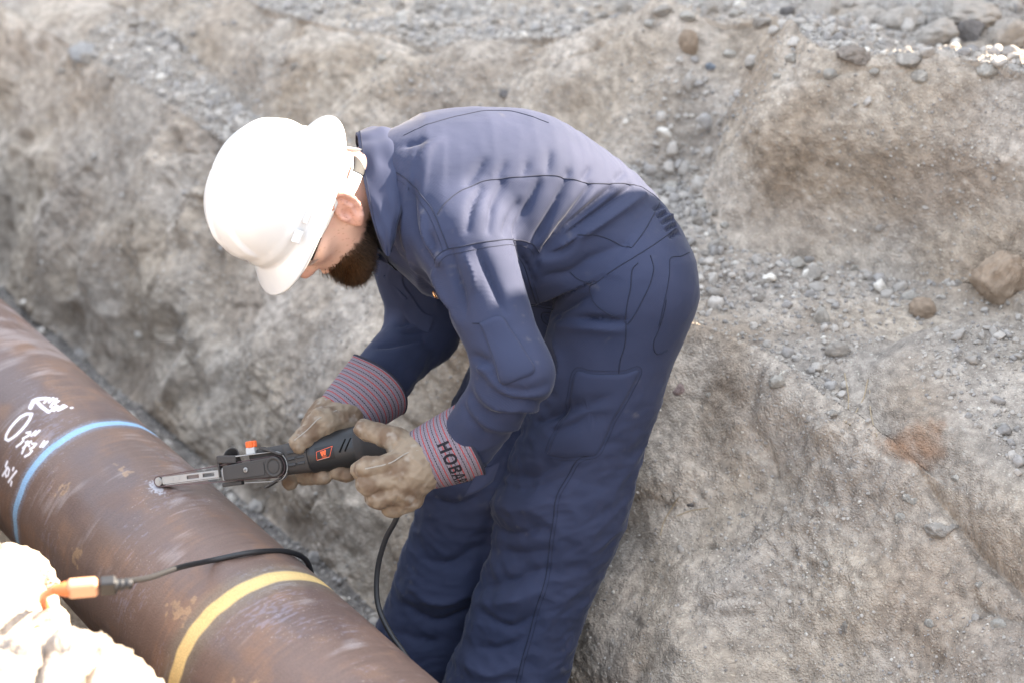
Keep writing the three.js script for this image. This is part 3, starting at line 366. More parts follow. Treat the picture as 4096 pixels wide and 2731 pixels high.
const FOLDS = [  // points on the cloth, width, rise
  [[[-0.0493,1.1540,-2.5922],[-0.0631,1.1431,-2.5422],[-0.0699,1.1163,-2.5068]],0.01,-0.007],
  [[[-0.0151,1.1535,-2.6133],[-0.0295,1.1346,-2.5626],[-0.0364,1.1118,-2.5172]],0.01,-0.007],
  [[[0.0096,1.1242,-2.6004],[-0.0124,1.0983,-2.5362]],0.009,-0.006],
  [[[0.0445,1.1484,-2.6326],[0.0245,1.1178,-2.6029],[0.0047,1.0844,-2.5682]],0.01,-0.008],
  [[[0.0874,1.1408,-2.6516],[0.0694,1.1116,-2.6178],[0.0445,1.0728,-2.5950],[0.0371,1.0583,-2.5910]],0.012,-0.01],
  [[[0.1286,1.1243,-2.6727],[0.1075,1.1039,-2.6364],[0.0821,1.0794,-2.6111],[0.0547,1.0455,-2.5951]],0.01,-0.01],
  [[[0.1660,1.1091,-2.7036],[0.1388,1.1016,-2.6616],[0.0999,1.0808,-2.6204],[0.0547,1.0428,-2.5950]],0.009,-0.011],
  [[[0.2026,1.0930,-2.7504],[0.1652,1.0936,-2.6809],[0.1127,1.0734,-2.6250],[0.0548,1.0374,-2.5950]],0.008,-0.01],
  [[[0.2279,1.0720,-2.7676],[0.1864,1.0775,-2.6865],[0.1282,1.0628,-2.6305],[0.0824,1.0468,-2.6047]],0.01,0.006],
  [[[-0.0449,1.1809,-2.6378],[-0.0713,1.1591,-2.5927]],0.01,-0.005],
  [[[-0.0102,1.1766,-2.6420],[-0.0250,1.1621,-2.6184]],0.01,-0.003],
  [[[0.0272,1.1744,-2.6545],[0.0171,1.1596,-2.6314]],0.01,-0.003],
  [[[0.0626,1.1790,-2.6843],[0.0571,1.1579,-2.6492]],0.01,-0.004],
  [[[0.0954,1.1536,-2.6737],[0.0875,1.1465,-2.6576]],0.008,-0.004],
  [[[0.1295,1.1442,-2.7047],[0.1157,1.1355,-2.6718]],0.009,-0.004],
  [[[0.1907,1.1072,-2.7779],[0.1721,1.1133,-2.7241]],0.008,-0.004],
  [[[-0.1783,1.1909,-2.6811],[-0.1429,1.2022,-2.6794]],0.012,-0.005],
  [[[-0.1513,1.1817,-2.6357],[-0.1202,1.2031,-2.6769]],0.012,0.004],
  [[[-0.1603,1.1500,-2.6021],[-0.1542,1.0926,-2.5494],[-0.1187,1.0575,-2.4970]],0.012,-0.008],
  [[[-0.1416,1.1256,-2.5589],[-0.1333,1.0928,-2.5185],[-0.1111,1.0697,-2.4935]],0.009,0.006],
  [[[-0.1283,1.1055,-2.5197],[-0.1184,1.0767,-2.5013]],0.007,-0.005],
  [[[-0.1730,1.1037,-2.5855],[-0.1574,1.0293,-2.5826],[-0.1349,0.8498,-2.8123]],0.016,0.008],
  [[[-0.1519,0.9984,-2.6080],[-0.1266,0.9395,-2.6435],[-0.0970,0.9961,-2.4685]],0.012,-0.008],
  [[[-0.0939,1.0867,-2.4908],[-0.0890,1.0595,-2.4752],[-0.0793,1.0307,-2.4578],[-0.0746,1.0024,-2.4446]],0.012,-0.008],
  [[[-0.0530,1.0921,-2.4904],[-0.0410,1.0682,-2.4736],[-0.0218,1.0324,-2.4486],[-0.0122,1.0126,-2.4347]],0.012,-0.008],
  [[[-0.0721,1.0825,-2.4827],[-0.0600,1.0567,-2.4643],[-0.0600,1.0383,-2.4530]],0.009,0.006],
  [[[0.0096,1.0650,-2.5696],[0.0223,1.0209,-2.5891],[0.0352,0.9807,-2.6041]],0.01,-0.007],
  [[[0.0371,1.0448,-2.5906],[0.0412,1.0035,-2.5970]],0.01,-0.007],
  [[[-0.1085,1.0795,-2.4951],[-0.1202,1.0411,-2.4978],[-0.0993,1.0083,-2.4711],[-0.0847,0.9826,-2.4523]],0.012,0.007],
  [[[-0.0344,0.9473,-2.3877],[-0.0193,0.9209,-2.3655],[0.0144,0.9114,-2.3594],[0.0522,0.9113,-2.3793]],0.012,-0.005],
  [[[-0.0459,0.9162,-2.3861],[-0.0156,0.8986,-2.3633],[0.0296,0.8880,-2.3670],[0.0649,0.7872,-2.5741]],0.013,-0.0055],
  [[[-0.0636,0.8817,-2.4058],[-0.0348,0.8593,-2.3795],[0.0147,0.8536,-2.3818],[0.0568,0.7649,-2.5720]],0.013,-0.006],
  [[[-0.0756,0.8543,-2.4119],[-0.0466,0.8237,-2.3880],[-0.0006,0.6622,-2.6512],[0.0407,0.7268,-2.5727]],0.013,-0.005],
  [[[-0.0401,0.9303,-2.3838],[-0.0156,0.9109,-2.3628],[0.0220,0.9006,-2.3612],[0.0562,0.8988,-2.3849]],0.01,0.0039],
  [[[-0.0557,0.8980,-2.3959],[-0.0270,0.8781,-2.3715],[0.0222,0.8725,-2.3714],[0.0617,0.7765,-2.5723]],0.01,0.0044],
  [[[-0.0696,0.8665,-2.4097],[-0.0426,0.8392,-2.3856],[0.0072,0.8203,-2.4094],[0.0488,0.7461,-2.5721]],0.01,0.0044],
  [[[0.0732,0.9011,-2.6373],[0.1356,0.9281,-2.5770],[0.1830,0.9296,-2.5651]],0.006,-0.01],
  [[[0.0750,0.8908,-2.6231],[0.1358,0.9127,-2.5721],[0.1793,0.9146,-2.5620]],0.012,0.005],
  [[[0.0769,0.7583,-2.5504],[0.1169,0.7870,-2.5409],[0.1570,0.8015,-2.5396]],0.012,-0.006],
  [[[0.0690,0.7328,-2.5458],[0.1131,0.7583,-2.5339],[0.1615,0.7717,-2.5349]],0.012,-0.006],
  [[[0.0568,0.7503,-2.5647],[0.0929,0.7785,-2.5478],[0.1088,0.7897,-2.5443]],0.01,-0.007],
  [[[-0.0262,0.6140,-2.6240],[0.0324,0.6531,-2.5353],[0.0974,0.6932,-2.5204]],0.016,-0.008],
  [[[-0.0347,0.5950,-2.6142],[0.0242,0.6330,-2.5288],[0.0935,0.6669,-2.5128]],0.016,-0.006],
  [[[0.0407,0.7338,-2.5771],[0.0729,0.7570,-2.5528],[0.0889,0.7697,-2.5469]],0.009,-0.008],
  [[[-0.0393,0.5231,-2.6005],[-0.0006,0.5510,-2.5114],[0.0570,0.5817,-2.4869]],0.016,-0.009],
  [[[-0.0439,0.4756,-2.6028],[-0.0006,0.5185,-2.5005],[0.0531,0.5383,-2.4783]],0.016,-0.007],
  [[[-0.0348,0.5573,-2.6023],[0.0159,0.5977,-2.5152],[0.0651,0.6223,-2.4994]],0.018,0.006],
  [[[-0.0561,0.4279,-2.5290],[-0.0006,0.4763,-2.4815],[0.0533,0.5072,-2.4731]],0.018,-0.009],
  [[[-0.0603,0.4071,-2.5146],[-0.0090,0.4395,-2.4692],[0.0451,0.4687,-2.4636]],0.016,0.006],
  [[[-0.0471,0.4033,-2.4840],[-0.0006,0.4027,-2.4496],[0.0327,0.4225,-2.4503]],0.018,-0.01],
  [[[-0.0642,0.3481,-2.4674],[-0.0258,0.3614,-2.4428],[0.0203,0.3845,-2.4395]],0.018,-0.009],
  [[[-0.0770,0.3166,-2.4536],[-0.0342,0.3191,-2.4233],[0.0078,0.3382,-2.4256]],0.016,0.007],
  [[[-0.1345,0.5442,-2.6313],[-0.0993,0.5477,-2.6096],[-0.0561,0.5708,-2.6050]],0.014,-0.008],
  [[[-0.1579,0.4310,-2.6150],[-0.1135,0.4346,-2.5944],[-0.0569,0.4668,-2.6005]],0.018,-0.008],
  [[[-0.1904,0.3388,-2.6029],[-0.1365,0.3233,-2.5724],[-0.0840,0.3382,-2.5814]],0.016,-0.01],
  [[[-0.1950,0.2895,-2.5817],[-0.1457,0.2865,-2.5639],[-0.0870,0.3318,-2.5245]],0.016,-0.009],
  [[[-0.1810,0.3717,-2.6092],[-0.1317,0.3603,-2.5802],[-0.0792,0.3773,-2.5862]],0.016,0.007],
  [[[-0.0614,0.9418,-2.4187],[-0.0382,0.9478,-2.3910]],0.01,-0.008],
  [[[-0.0536,0.9333,-2.4022],[-0.0401,0.9337,-2.3853]],0.008,0.006],
  [[[-0.2005,0.8122,-2.7902],[-0.1572,0.8188,-2.7965]],0.012,-0.009],
  [[[-0.1911,0.8060,-2.7737],[-0.1444,0.8050,-2.7949]],0.012,-0.008],
  [[[-0.2368,0.7941,-2.7399],[-0.2028,0.7977,-2.7471],[-0.1569,0.7908,-2.7749]],0.01,-0.007],
  [[[-0.1958,0.8092,-2.7818],[-0.1486,0.8116,-2.7965]],0.01,0.006],
  [[[0.0690,0.8664,-2.6169],[0.0808,0.8422,-2.5838],[0.0729,0.8020,-2.5726]],0.012,0.005],
  [[[0.0676,0.8965,-2.6609],[0.0895,0.9298,-2.6221],[0.1239,0.9613,-2.5978]],0.012,-0.01],
  [[[0.0473,1.0298,-2.5936],[0.0876,1.0378,-2.6062],[0.1128,1.0614,-2.6212]],0.01,-0.008],
  [[[0.0578,0.9920,-2.6037],[0.0933,0.9946,-2.6101],[0.1285,1.0196,-2.6162],[0.1899,1.0373,-2.6385]],0.012,-0.006],
  [[[0.2408,1.0536,-2.7370],[0.2609,1.0395,-2.7878]],0.0045,-0.006],
  [[[0.2438,1.0502,-2.7305],[0.2625,1.0379,-2.7766]],0.0045,0.005],
  [[[0.2468,1.0470,-2.7232],[0.2641,1.0360,-2.7660]],0.0045,-0.006],
  [[[0.2497,1.0442,-2.7154],[0.2658,1.0340,-2.7561],[0.2782,1.0164,-2.8031]],0.0045,0.005],
  [[[0.2526,1.0412,-2.7079],[0.2674,1.0322,-2.7455],[0.2788,1.0190,-2.7821]],0.0045,-0.006],
  [[[0.2556,1.0379,-2.7011],[0.2690,1.0302,-2.7355],[0.2801,1.0185,-2.7684]],0.0045,0.005],
  [[[0.2585,1.0345,-2.6946],[0.2707,1.0281,-2.7259],[0.2816,1.0169,-2.7572]],0.0045,-0.006],
  [[[0.2615,1.0314,-2.6877],[0.2723,1.0260,-2.7162],[0.2831,1.0154,-2.7462]],0.0045,0.005],
  [[[0.2645,1.0279,-2.6814],[0.2739,1.0240,-2.7065],[0.2845,1.0143,-2.7342]],0.0045,-0.006],
];
// ---------- worker ----------
const fieldNormal = (f, p, e = 0.003) => norm([f([p[0] + e, p[1], p[2]]) - f([p[0] - e, p[1], p[2]]), f([p[0], p[1] + e, p[2]]) - f([p[0], p[1] - e, p[2]]), f([p[0], p[1], p[2] + e]) - f([p[0], p[1], p[2] - e])]);
for (const F of FOLDS) { F[1] *= 0.82; F[2] *= 1.6; const P = F[0]; const c = [0, 1, 2].map((k) => P.reduce((s, p) => s + p[k], 0) / P.length); F.c = c; F.r = Math.max(...P.map((p) => Math.hypot(...sub(p, c)))) + F[1] * 3.2; F.acc = [0]; for (let i = 1; i < P.length; i++) F.acc.push(F.acc[i - 1] + Math.hypot(...sub(P[i], P[i - 1]))); F.dense = mapped(P).getPoints(P.length * 5).map((v) => [v.x, v.y, v.z]); }
function foldRise(p) {
  let s = 0;
  for (const F of FOLDS) {
    if (Math.hypot(p[0] - F.c[0], p[1] - F.c[1], p[2] - F.c[2]) > F.r) continue;
    let best = 9, at = 0; const D = F.dense;
    for (let i = 0; i + 1 < D.length; i++) { const ab = sub(D[i + 1], D[i]), ap = sub(p, D[i]), h = clamp(dot(ap, ab) / dot(ab, ab), 0, 1), d = Math.hypot(ap[0] - ab[0] * h, ap[1] - ab[1] * h, ap[2] - ab[2] * h); if (d < best) { best = d; at = (i + h) / (D.length - 1); } }
    const x = best / F[1], env = Math.sqrt(Math.max(0, Math.sin(Math.PI * clamp(0.06 + at * 0.88, 0, 1))));
    s += F[2] * env * ((1 - 0.30 * x) * Math.exp(-Math.pow(x, 1.35) * 0.95));
  }
  return s;
}
function clothRise(p) {
  let s = foldRise(p);
  const leg = smoothstep(p[1], 0.86, 0.66);
  s += 0.0022 * ridged(p[0] * 9 + 2, p[1] * 16, p[2] * 9, 2) * (0.15 + 0.85 * leg) + 0.0009 * fbm(p[0] * 18, p[1] * 22, p[2] * 18, 2) * (0.3 + 0.7 * leg) + 0.004 * n3(p[0] * 6, p[1] * 7, p[2] * 6) * leg;
  return s;
}
const person = thing('person', 'bearded worker in navy coveralls and white hard hat bending over the pipe', 'person');
const weave = noiseTexture(256, tiled((u, v) => 0.5 + 0.25 * Math.sin((u + v) * 2 * Math.PI * 40) + 0.2 * n3(u * 60, v * 60, 4)));
const navy = new THREE.MeshPhysicalMaterial({ vertexColors: true, roughness: 0.85, sheen: 1, sheenColor: new THREE.Color().setRGB(0.30, 0.295, 0.285), sheenRoughness: 0.55, bumpMap: weave, bumpScale: 0.0003 });
const navyPlain = new THREE.MeshPhysicalMaterial({ color: new THREE.Color().setRGB(0.022, 0.029, 0.066), roughness: 0.85, sheen: 1, sheenColor: new THREE.Color().setRGB(0.30, 0.295, 0.285), sheenRoughness: 0.55 });
const thread = new THREE.MeshStandardMaterial({ color: new THREE.Color().setRGB(0.012, 0.016, 0.036), roughness: 0.9 });
let coverall;
{
  const g = nets(coverField, [-0.5, -0.02, -3.05], [0.40, 1.30, -2.28], 0.0045), pos = g.attributes.position, nor = g.attributes.normal, col = new Float32Array(pos.count * 3), uv = new Float32Array(pos.count * 2);
  for (let i = 0; i < pos.count; i++) {
    const p = [pos.getX(i), pos.getY(i), pos.getZ(i)], n = [nor.getX(i), nor.getY(i), nor.getZ(i)], s = clothRise(p);
    pos.setXYZ(i, p[0] + n[0] * s, p[1] + n[1] * s, p[2] + n[2] * s);
    const fade = 0.5 + 0.5 * fbm(p[0] * 7, p[1] * 7, p[2] * 7, 3), dust = smoothstep(fbm(p[0] * 26 + 3, p[1] * 26, p[2] * 26, 3), 0.75, 1.3) * smoothstep(n3(p[0] * 4, p[1] * 4, p[2] * 4 + 8), 0.1, 0.7);
    const b = [0.018 + 0.007 * fade, 0.025 + 0.007 * fade, 0.060 + 0.011 * fade];
    for (let k = 0; k < 3; k++) col[i * 3 + k] = lerp(b[k], [0.2, 0.18, 0.16][k], dust * 0.25);
    uv[i * 2] = (p[0] * 0.7 - p[2] * 0.7) * 8; uv[i * 2 + 1] = p[1] * 8;
  }
  g.setAttribute('color', new THREE.BufferAttribute(col, 3)); g.setAttribute('uv', new THREE.BufferAttribute(uv, 2)); g.computeVertexNormals();
  coverall = part('coverall', g, navy, person);
  coverall.userData.label = 'navy blue work coverall, sunlit across the back';
}
const onCloth = (p, lift = 0) => { let q = p; for (let i = 0; i < 3; i++) { const n = fieldNormal(clothField, q), d = clothField(q); q = mad(q, n, -d); } const n = fieldNormal(clothField, q); return { p: mad(q, n, clothRise(q) + lift), n }; };
function seamLine(points, offset, r) {
  const dense = mapped(points).getPoints(points.length * 7), out = [];
  dense.forEach((v, i) => { const a = dense[Math.max(i - 1, 0)], b = dense[Math.min(i + 1, dense.length - 1)], t = norm([b.x - a.x, b.y - a.y, b.z - a.z]); const base = onCloth([v.x, v.y, v.z]), side = norm(cross(base.n, t)), q = onCloth(mad([v.x, v.y, v.z], side, offset), 0.0002); out.push(q.p); });
  return tube(out, r, out.length * 2, 5);
}
for (const [k, P] of Object.entries(SEAMS)) {
  if (k.startsWith('collar')) continue;
  const one = seamLine(P, 0, 0.0010);
  part(/pocket|hem/.test(k) ? 'pocket_stitching' : 'seam', one, thread, coverall);
  if (/yoke|armhole|sleeve_seam|thigh|outseam/.test(k)) part(/pocket|hem/.test(k) ? 'pocket_stitching' : 'seam', seamLine(P, k === 'yoke' || k === 'armhole' ? -0.009 : 0.006, 0.0005), thread, coverall);
}
// raised patches of the pockets
function patch(P, lift) {
  const c = [0, 1, 2].map((k) => P.reduce((s, p) => s + p[k], 0) / P.length), rings = 7, per = 64, pts = mapped([...P, P[0]]).getPoints(per).slice(0, per).map((v) => [v.x, v.y, v.z]);
  return gridGeometry(per, rings + 1, (i, j) => { const e = pts[i % per], s = Math.min(j, rings) / rings, q = [0, 1, 2].map((k) => lerp(c[k], e[k], s)); return onCloth(q, j > rings ? -0.002 : lift * (j === rings ? 0.75 : 1)).p; });
}
part('thigh_pocket', patch(SEAMS.thigh_pocket.slice(0, -1), 0.003), navyPlain, coverall);
part('sleeve_pocket', patch(SEAMS.sleeve_pocket.slice(1), 0.0025), navyPlain, coverall);
// collar: a folded strip round the neck, its right half the mirror of its left
const MID = [-0.2043, 1.1404, -2.7485];
const mirror = (p) => mad(p, LT, -2 * dot(sub(p, MID), LT));
{
  const edge = [[-0.2048, 1.0569, -2.5544], [-0.2168, 1.0900, -2.5601], [-0.2312, 1.1304, -2.5975], [-0.2467, 1.1657, -2.6716], [-0.2543, 1.1843, -2.7260]], seam = [[-0.1960, 1.0523, -2.5603], [-0.1865, 1.0830, -2.5647], [-0.1764, 1.1218, -2.5957], [-0.1725, 1.1542, -2.6362], [-0.1724, 1.1767, -2.6997]];
  const both = (L) => mapped([...L, ...L.slice().reverse().map(mirror)]), ce = both(edge), cs = both(seam), nu = 120, nv = 16;
  const point = (u, v) => { const a = cs.getPoint(u), b = ce.getPoint(u), p = [lerp(a.x, b.x, v), lerp(a.y, b.y, v), lerp(a.z, b.z, v)], out = norm(sub(p, [-0.25, 1.07, -2.70])), w = 0.010 * Math.sin(Math.PI * v) + 0.0028 * Math.sin(u * 60 + 4 * v) * (1 - v) * smoothstep(Math.abs(u - 0.5), 0.3, 0.05) + 0.003 * n3(u * 9, v * 2, 4); return { p: mad(p, out, w), out }; };
  const g = gridGeometry(nu, nv * 2 + 3, (i, j) => { const u = i / nu, v = j <= nv ? j / nv : clamp((nv * 2 + 2 - j) / nv, 0, 1), { p, out } = point(u, clamp(v, 0, 1)); return j <= nv ? p : mad(p, out, -0.0045); });
  const collar = part('collar', g, navyPlain, coverall);
  const line = (v, lift) => { const out = []; for (let i = 1; i < 60; i++) { const q = point(i / 60, v); out.push(mad(q.p, q.out, lift)); } return out; };
  part('collar_stitching', tube(line(0.93, 0.0004), 0.0007, 160, 5), thread, coverall);
  part('collar_seam', tube(line(0.03, 0.0008), 0.0015, 160, 5), thread, coverall);
}
// front plackets beside the opening, snap buttons, undershirt
{
  const strip = (P, w, dir) => { const c = mapped(P); return gridGeometry(60, 9, (i, j) => { const a = c.getPoint(i / 60), t = c.getTangent(i / 60), o = onCloth([a.x, a.y, a.z], 0.003), side = norm(cross(o.n, [t.x, t.y, t.z])); const k = j < 5 ? j / 4 : (9 - j) / 4; return mad(mad(o.p, side, dir * w * k), o.n, j < 5 ? 0 : -0.004); }); };
  part('front_placket', strip(SEAMS.collar_placket, 0.030, -1), navyPlain, coverall);
  const far = SEAMS.collar_placket_far; part('front_placket', strip(far, 0.026, 1), navyPlain, coverall);
  const brass = new THREE.MeshStandardMaterial({ color: 0xd9a77a, metalness: 1, roughness: 0.25 });
  const s = onCloth([-0.1480, 0.9825, -2.5221], 0.0045), snap = part('snap_button', new THREE.LatheGeometry([[0, 0.0005], [0.002, 0.0005], [0.0025, 0.0018], [0.0035, 0.0018], [0.004, 0.0006], [0.0052, 0.0008], [0.0062, 0.0022], [0.0072, 0.0018], [0.0074, 0]].map(([a, b]) => new THREE.Vector2(a, b)), 24), brass, coverall);
  snap.position.set(...s.p); snap.quaternion.setFromUnitVectors(V(0, 1, 0), V(...s.n));
  const shirt = nets((p) => torso(p) + 0.020, [-0.36, 0.86, -2.95], [0.0, 1.25, -2.5], 0.008);
  part('undershirt', shirt, new THREE.MeshStandardMaterial({ color: new THREE.Color().setRGB(0.12, 0.11, 0.065), roughness: 1 }), person);
}
// head and hard hat share axes: x to the worker's left, y to the crown, z to the face; origin at the middle of the brim
const HK = [-0.777, 0.524, 0.348], HL = [0.51, 0.201, 0.835], HF = [-0.368, -0.826, 0.423], H0 = [-0.3560, 1.1130, -2.6330];
const headMatrix = frameMatrix(V(...H0), V(...norm(HL)), V(...norm(HK)), V(...norm(HF)));
const headInverse = headMatrix.clone().invert(), toHead = (p) => V(...p).applyMatrix4(headInverse).toArray();
const X1 = [1, 0, 0], Y1 = [0, 1, 0], Z1 = [0, 0, 1];
const NECK = toHead([-0.185, 1.1250, -2.735]), EAR = [0.0795, -0.052, -0.016];
const earField = (p) => {
  const e = sub(p, EAR).map((v) => v / 1.05), a = 0.3, q = [e[0], e[1] * Math.cos(a) - e[2] * Math.sin(a), e[1] * Math.sin(a) + e[2] * Math.cos(a)];   // q: x out, y up, z forward in the ear's own tilt
  const lean = [q[0] - 0.35 * Math.max(0, -q[2] + 0.004), q[1], q[2]];
  let d = ellipsoid(lean, [-0.001, -0.002, -0.002], X1, Y1, Z1, 0.0055, 0.029, 0.0165);
  const arc = []; for (let i = 0; i <= 10; i++) { const t = 0.35 + i / 10 * 3.6; arc.push([0.004 + 0.002 * Math.sin(t), 0.004 + 0.027 * Math.sin(t + 0.25) * (t > 2.6 ? 1.05 : 1), -0.003 + 0.017 * Math.cos(t + 0.25)]); }
  for (let i = 0; i < 10; i++) d = smin(d, cone(lean, arc[i], arc[i + 1], 0.0040, 0.0038), 0.004);
  d = smin(d, cone(lean, [0.003, -0.024, -0.006], [0.002, -0.030, -0.001], 0.0075, 0.0065), 0.008);           // lobe
  d = smin(d, chain(lean, [[0.004, 0.012, -0.007], [0.0045, 0, -0.009], [0.004, -0.013, -0.004]], [0.0030, 0.0034, 0.003], 0.004), 0.003);   // inner fold
  d = smin(d, cone(lean, [0.003, -0.004, 0.011], [0.003, -0.011, 0.009], 0.0045, 0.004), 0.004);              // tragus
  return smax(d, -ellipsoid(lean, [0.006, -0.004, 0.002], X1, Y1, Z1, 0.0055, 0.009, 0.0062), 0.003) * 1.05;
};
const faceField = (p) => {
  const m = [Math.abs(p[0]), p[1], p[2]];
  let d = ellipsoid(p, [0, 0.0, -0.012], X1, Y1, Z1, 0.077, 0.100, 0.098);
  d = smin(d, ellipsoid(p, [0, -0.068, 0.022], X1, Y1, Z1, 0.062, 0.082, 0.066), 0.03);
  d = smin(d, cone(m, [0.051, -0.082, -0.004], [0.022, -0.138, 0.058], 0.021, 0.019), 0.025);
  d = smin(d, ellipsoid(p, [0, -0.140, 0.063], X1, Y1, Z1, 0.026, 0.018, 0.020), 0.02);
  d = smin(d, ellipsoid(m, [0.044, -0.048, 0.056], X1, Y1, Z1, 0.026, 0.020, 0.024), 0.02);
  d = smin(d, cone(p, [0, -0.022, 0.078], [0, -0.066, 0.098], 0.009, 0.0125), 0.014);
  d = smin(d, cone(m, [0.006, -0.070, 0.092], [0.013, -0.071, 0.085], 0.009, 0.008), 0.006);
  d = smin(d, cone(m, [0, -0.014, 0.084], [0.038, -0.014, 0.074], 0.009, 0.008), 0.012);
  d = smax(d, -ellipsoid(m, [0.032, -0.032, 0.094], X1, Y1, Z1, 0.016, 0.011, 0.016), 0.014);
  d = smin(d, cone(m, [0, -0.100, 0.085], [0.022, -0.102, 0.074], 0.0065, 0.004), 0.006);
  d = smin(d, cone(p, [0, -0.060, -0.035], NECK, 0.058, 0.062), 0.035);
  if (m[0] > 0.05) d = smin(d, earField(m), 0.004);
  return d;
};
const beardMask = (p) => {   // 0..1, where hair grows on the jaw, in head axes
  const x = Math.abs(p[0]), line = lerp(-0.094, -0.108, smoothstep(p[2], 0.055, 0.0)) + 0.004 * n3(p[0] * 60, p[1] * 60, p[2] * 60);
  let m = smoothstep(p[1], line + 0.006, line - 0.010) * smoothstep(p[2], -0.040, -0.018);
  if (x < 0.02 && p[1] > -0.108 && p[1] < -0.092 && p[2] > 0.078) m *= 0.15;
  m *= smoothstep(p[1], -0.19, -0.172);
  return m;
};
let headMesh;
{
  const g = nets(faceField, [-0.11, -0.24, -0.20], [0.11, 0.115, 0.125], 0.0025), pos = g.attributes.position, col = new Float32Array(pos.count * 3);
  const tone = (p) => {
    const ear = Math.abs(p[0]) > 0.079 ? 1 : 0, nose = smoothstep(p[2], 0.088, 0.1), n = fbm(p[0] * 30, p[1] * 30, p[2] * 30, 3), spot = smoothstep(n3b(p[0] * 170, p[1] * 170, p[2] * 170), 0.68, 0.8) * smoothstep(p[1], -0.11, -0.09);
    let c = [0.60 + 0.04 * n, 0.375 + 0.03 * n, 0.285 + 0.025 * n]; const red = clamp(0.35 * ear + 0.35 * nose + 0.15 * smoothstep(n, 0, 0.8), 0, 0.6);
    c = [lerp(c[0], 0.58, red), lerp(c[1], 0.24, red), lerp(c[2], 0.19, red)]; c = c.map((v, k) => lerp(v, [0.36, 0.19, 0.12][k], 0.55 * spot));
    const b = beardMask(p) * 0.8; return c.map((v, k) => lerp(v, [0.22, 0.145, 0.11][k], b));
  };
  for (let i = 0; i < pos.count; i++) { const c = tone([pos.getX(i), pos.getY(i), pos.getZ(i)]); col.set(c, i * 3); }
  g.setAttribute('color', new THREE.BufferAttribute(col, 3));
  // the rest of the body under the clothes, one surface with the neck and head
  const inner = (p) => { let d = torso(p) + 0.035; for (const J of [JL, JR]) { d = smin(d, chain(p, [J.hip, J.knee, J.ankle, J.foot], [0.07, 0.055, 0.042, 0.045], 0.03), 0.04); d = smin(d, chain(p, [J.shoulder, J.elbow, J.wrist], [0.048, 0.038, 0.030], 0.02), 0.03); } return smin(d, cone(p, [-0.185, 1.125, -2.735], [-0.25, 1.11, -2.70], 0.058, 0.054), 0.03); };
  const body = nets(inner, [-0.5, -0.02, -3.05], [0.40, 1.30, -2.28], 0.012), bc = new Float32Array(body.attributes.position.count * 3).map((_, i) => [0.60, 0.375, 0.285][i % 3]);
  body.setAttribute('color', new THREE.BufferAttribute(bc, 3));
  g.applyMatrix4(headMatrix);
  const skin = new THREE.MeshPhysicalMaterial({ vertexColors: true, roughness: 0.52, sheen: 0.15, sheenColor: new THREE.Color(0.6, 0.4, 0.35) });
  headMesh = part('body', mergeGeometries([g, body]), skin, person);
  headMesh.userData.label = 'bare face, ear and neck in the shade of the hat';
  // beard: short curved hairs rooted on the jaw
  const local = g.clone().applyMatrix4(headInverse), lp = local.attributes.position, idx = local.index.array, R = rng(55), P = [], N = [], C = [], I = [];
  const strand = (root, n, tint) => {
    const len = (0.006 + 0.008 * R()) * (root[1] < -0.12 ? 1.25 : 0.9), r = 0.00042 + 0.0002 * R(), flow = norm([n[0] * 0.55 + (R() - 0.5) * 0.5, n[1] * 0.55 - 0.75 + (R() - 0.5) * 0.4, n[2] * 0.55 + 0.35 + (R() - 0.5) * 0.5]), side = norm(cross(n, flow)), up = cross(side, flow);
    const b = P.length / 3;
    for (let s = 0; s < 3; s++) { const t = s / 2, c = mad(mad(root, n, -0.001 + len * t * (0.75 - 0.3 * t)), flow, len * t * (0.35 + 0.5 * t)), w = r * (1 - 0.85 * t); for (let k = 0; k < 3; k++) { const a = k * 2.094, o = mad([side[0] * Math.cos(a), side[1] * Math.cos(a), side[2] * Math.cos(a)], up, Math.sin(a)); const q = mad(c, o, w); P.push(...q); N.push(...norm(o)); C.push(...tint); } }
    for (let s = 0; s < 2; s++) for (let k = 0; k < 3; k++) { const a = b + s * 3 + k, d = b + s * 3 + (k + 1) % 3; I.push(a, d, d + 3, a, d + 3, a + 3); }
  };
  for (let f = 0; f < idx.length; f += 3) {
    const a = [0, 1, 2].map((k) => new THREE.Vector3().fromBufferAttribute(lp, idx[f + k])), c = a[0].clone().add(a[1]).add(a[2]).multiplyScalar(1 / 3), m = beardMask([c.x, c.y, c.z]); if (m < 0.05) continue;
    const n = a[1].clone().sub(a[0]).cross(a[2].clone().sub(a[0])).normalize();
    const count = m * 0.9; for (let k = 0; k < count; k++) { if (R() > count - k) continue; const u = R(), v = R() * (1 - u), root = a[0].clone().addScaledVector(a[1].clone().sub(a[0]), u).addScaledVector(a[2].clone().sub(a[0]), v);
      const ginger = smoothstep(c.z, 0.025, 0.065) * smoothstep(c.y, -0.165, -0.115), h = R(); const dark = [0.42, 0.29, 0.22], red = [0.70, 0.40, 0.20]; const g2 = clamp(ginger * 0.9 + (h > 0.85 ? 0.35 : 0), 0, 1), s = 0.7 + 0.6 * R();
      strand(root.toArray(), n.toArray(), dark.map((x, i) => lerp(x, red[i], g2) * s)); }
  }
  const bg = new THREE.BufferGeometry(); bg.setAttribute('position', new THREE.Float32BufferAttribute(P, 3)); bg.setAttribute('normal', new THREE.Float32BufferAttribute(N, 3)); bg.setAttribute('color', new THREE.Float32BufferAttribute(C, 3)); bg.setIndex(I);
  const beard = part('beard', bg.applyMatrix4(headMatrix), new THREE.MeshStandardMaterial({ vertexColors: true, roughness: 0.55 }), person);
  beard.userData.label = 'short dark brown beard, ginger round the mouth';
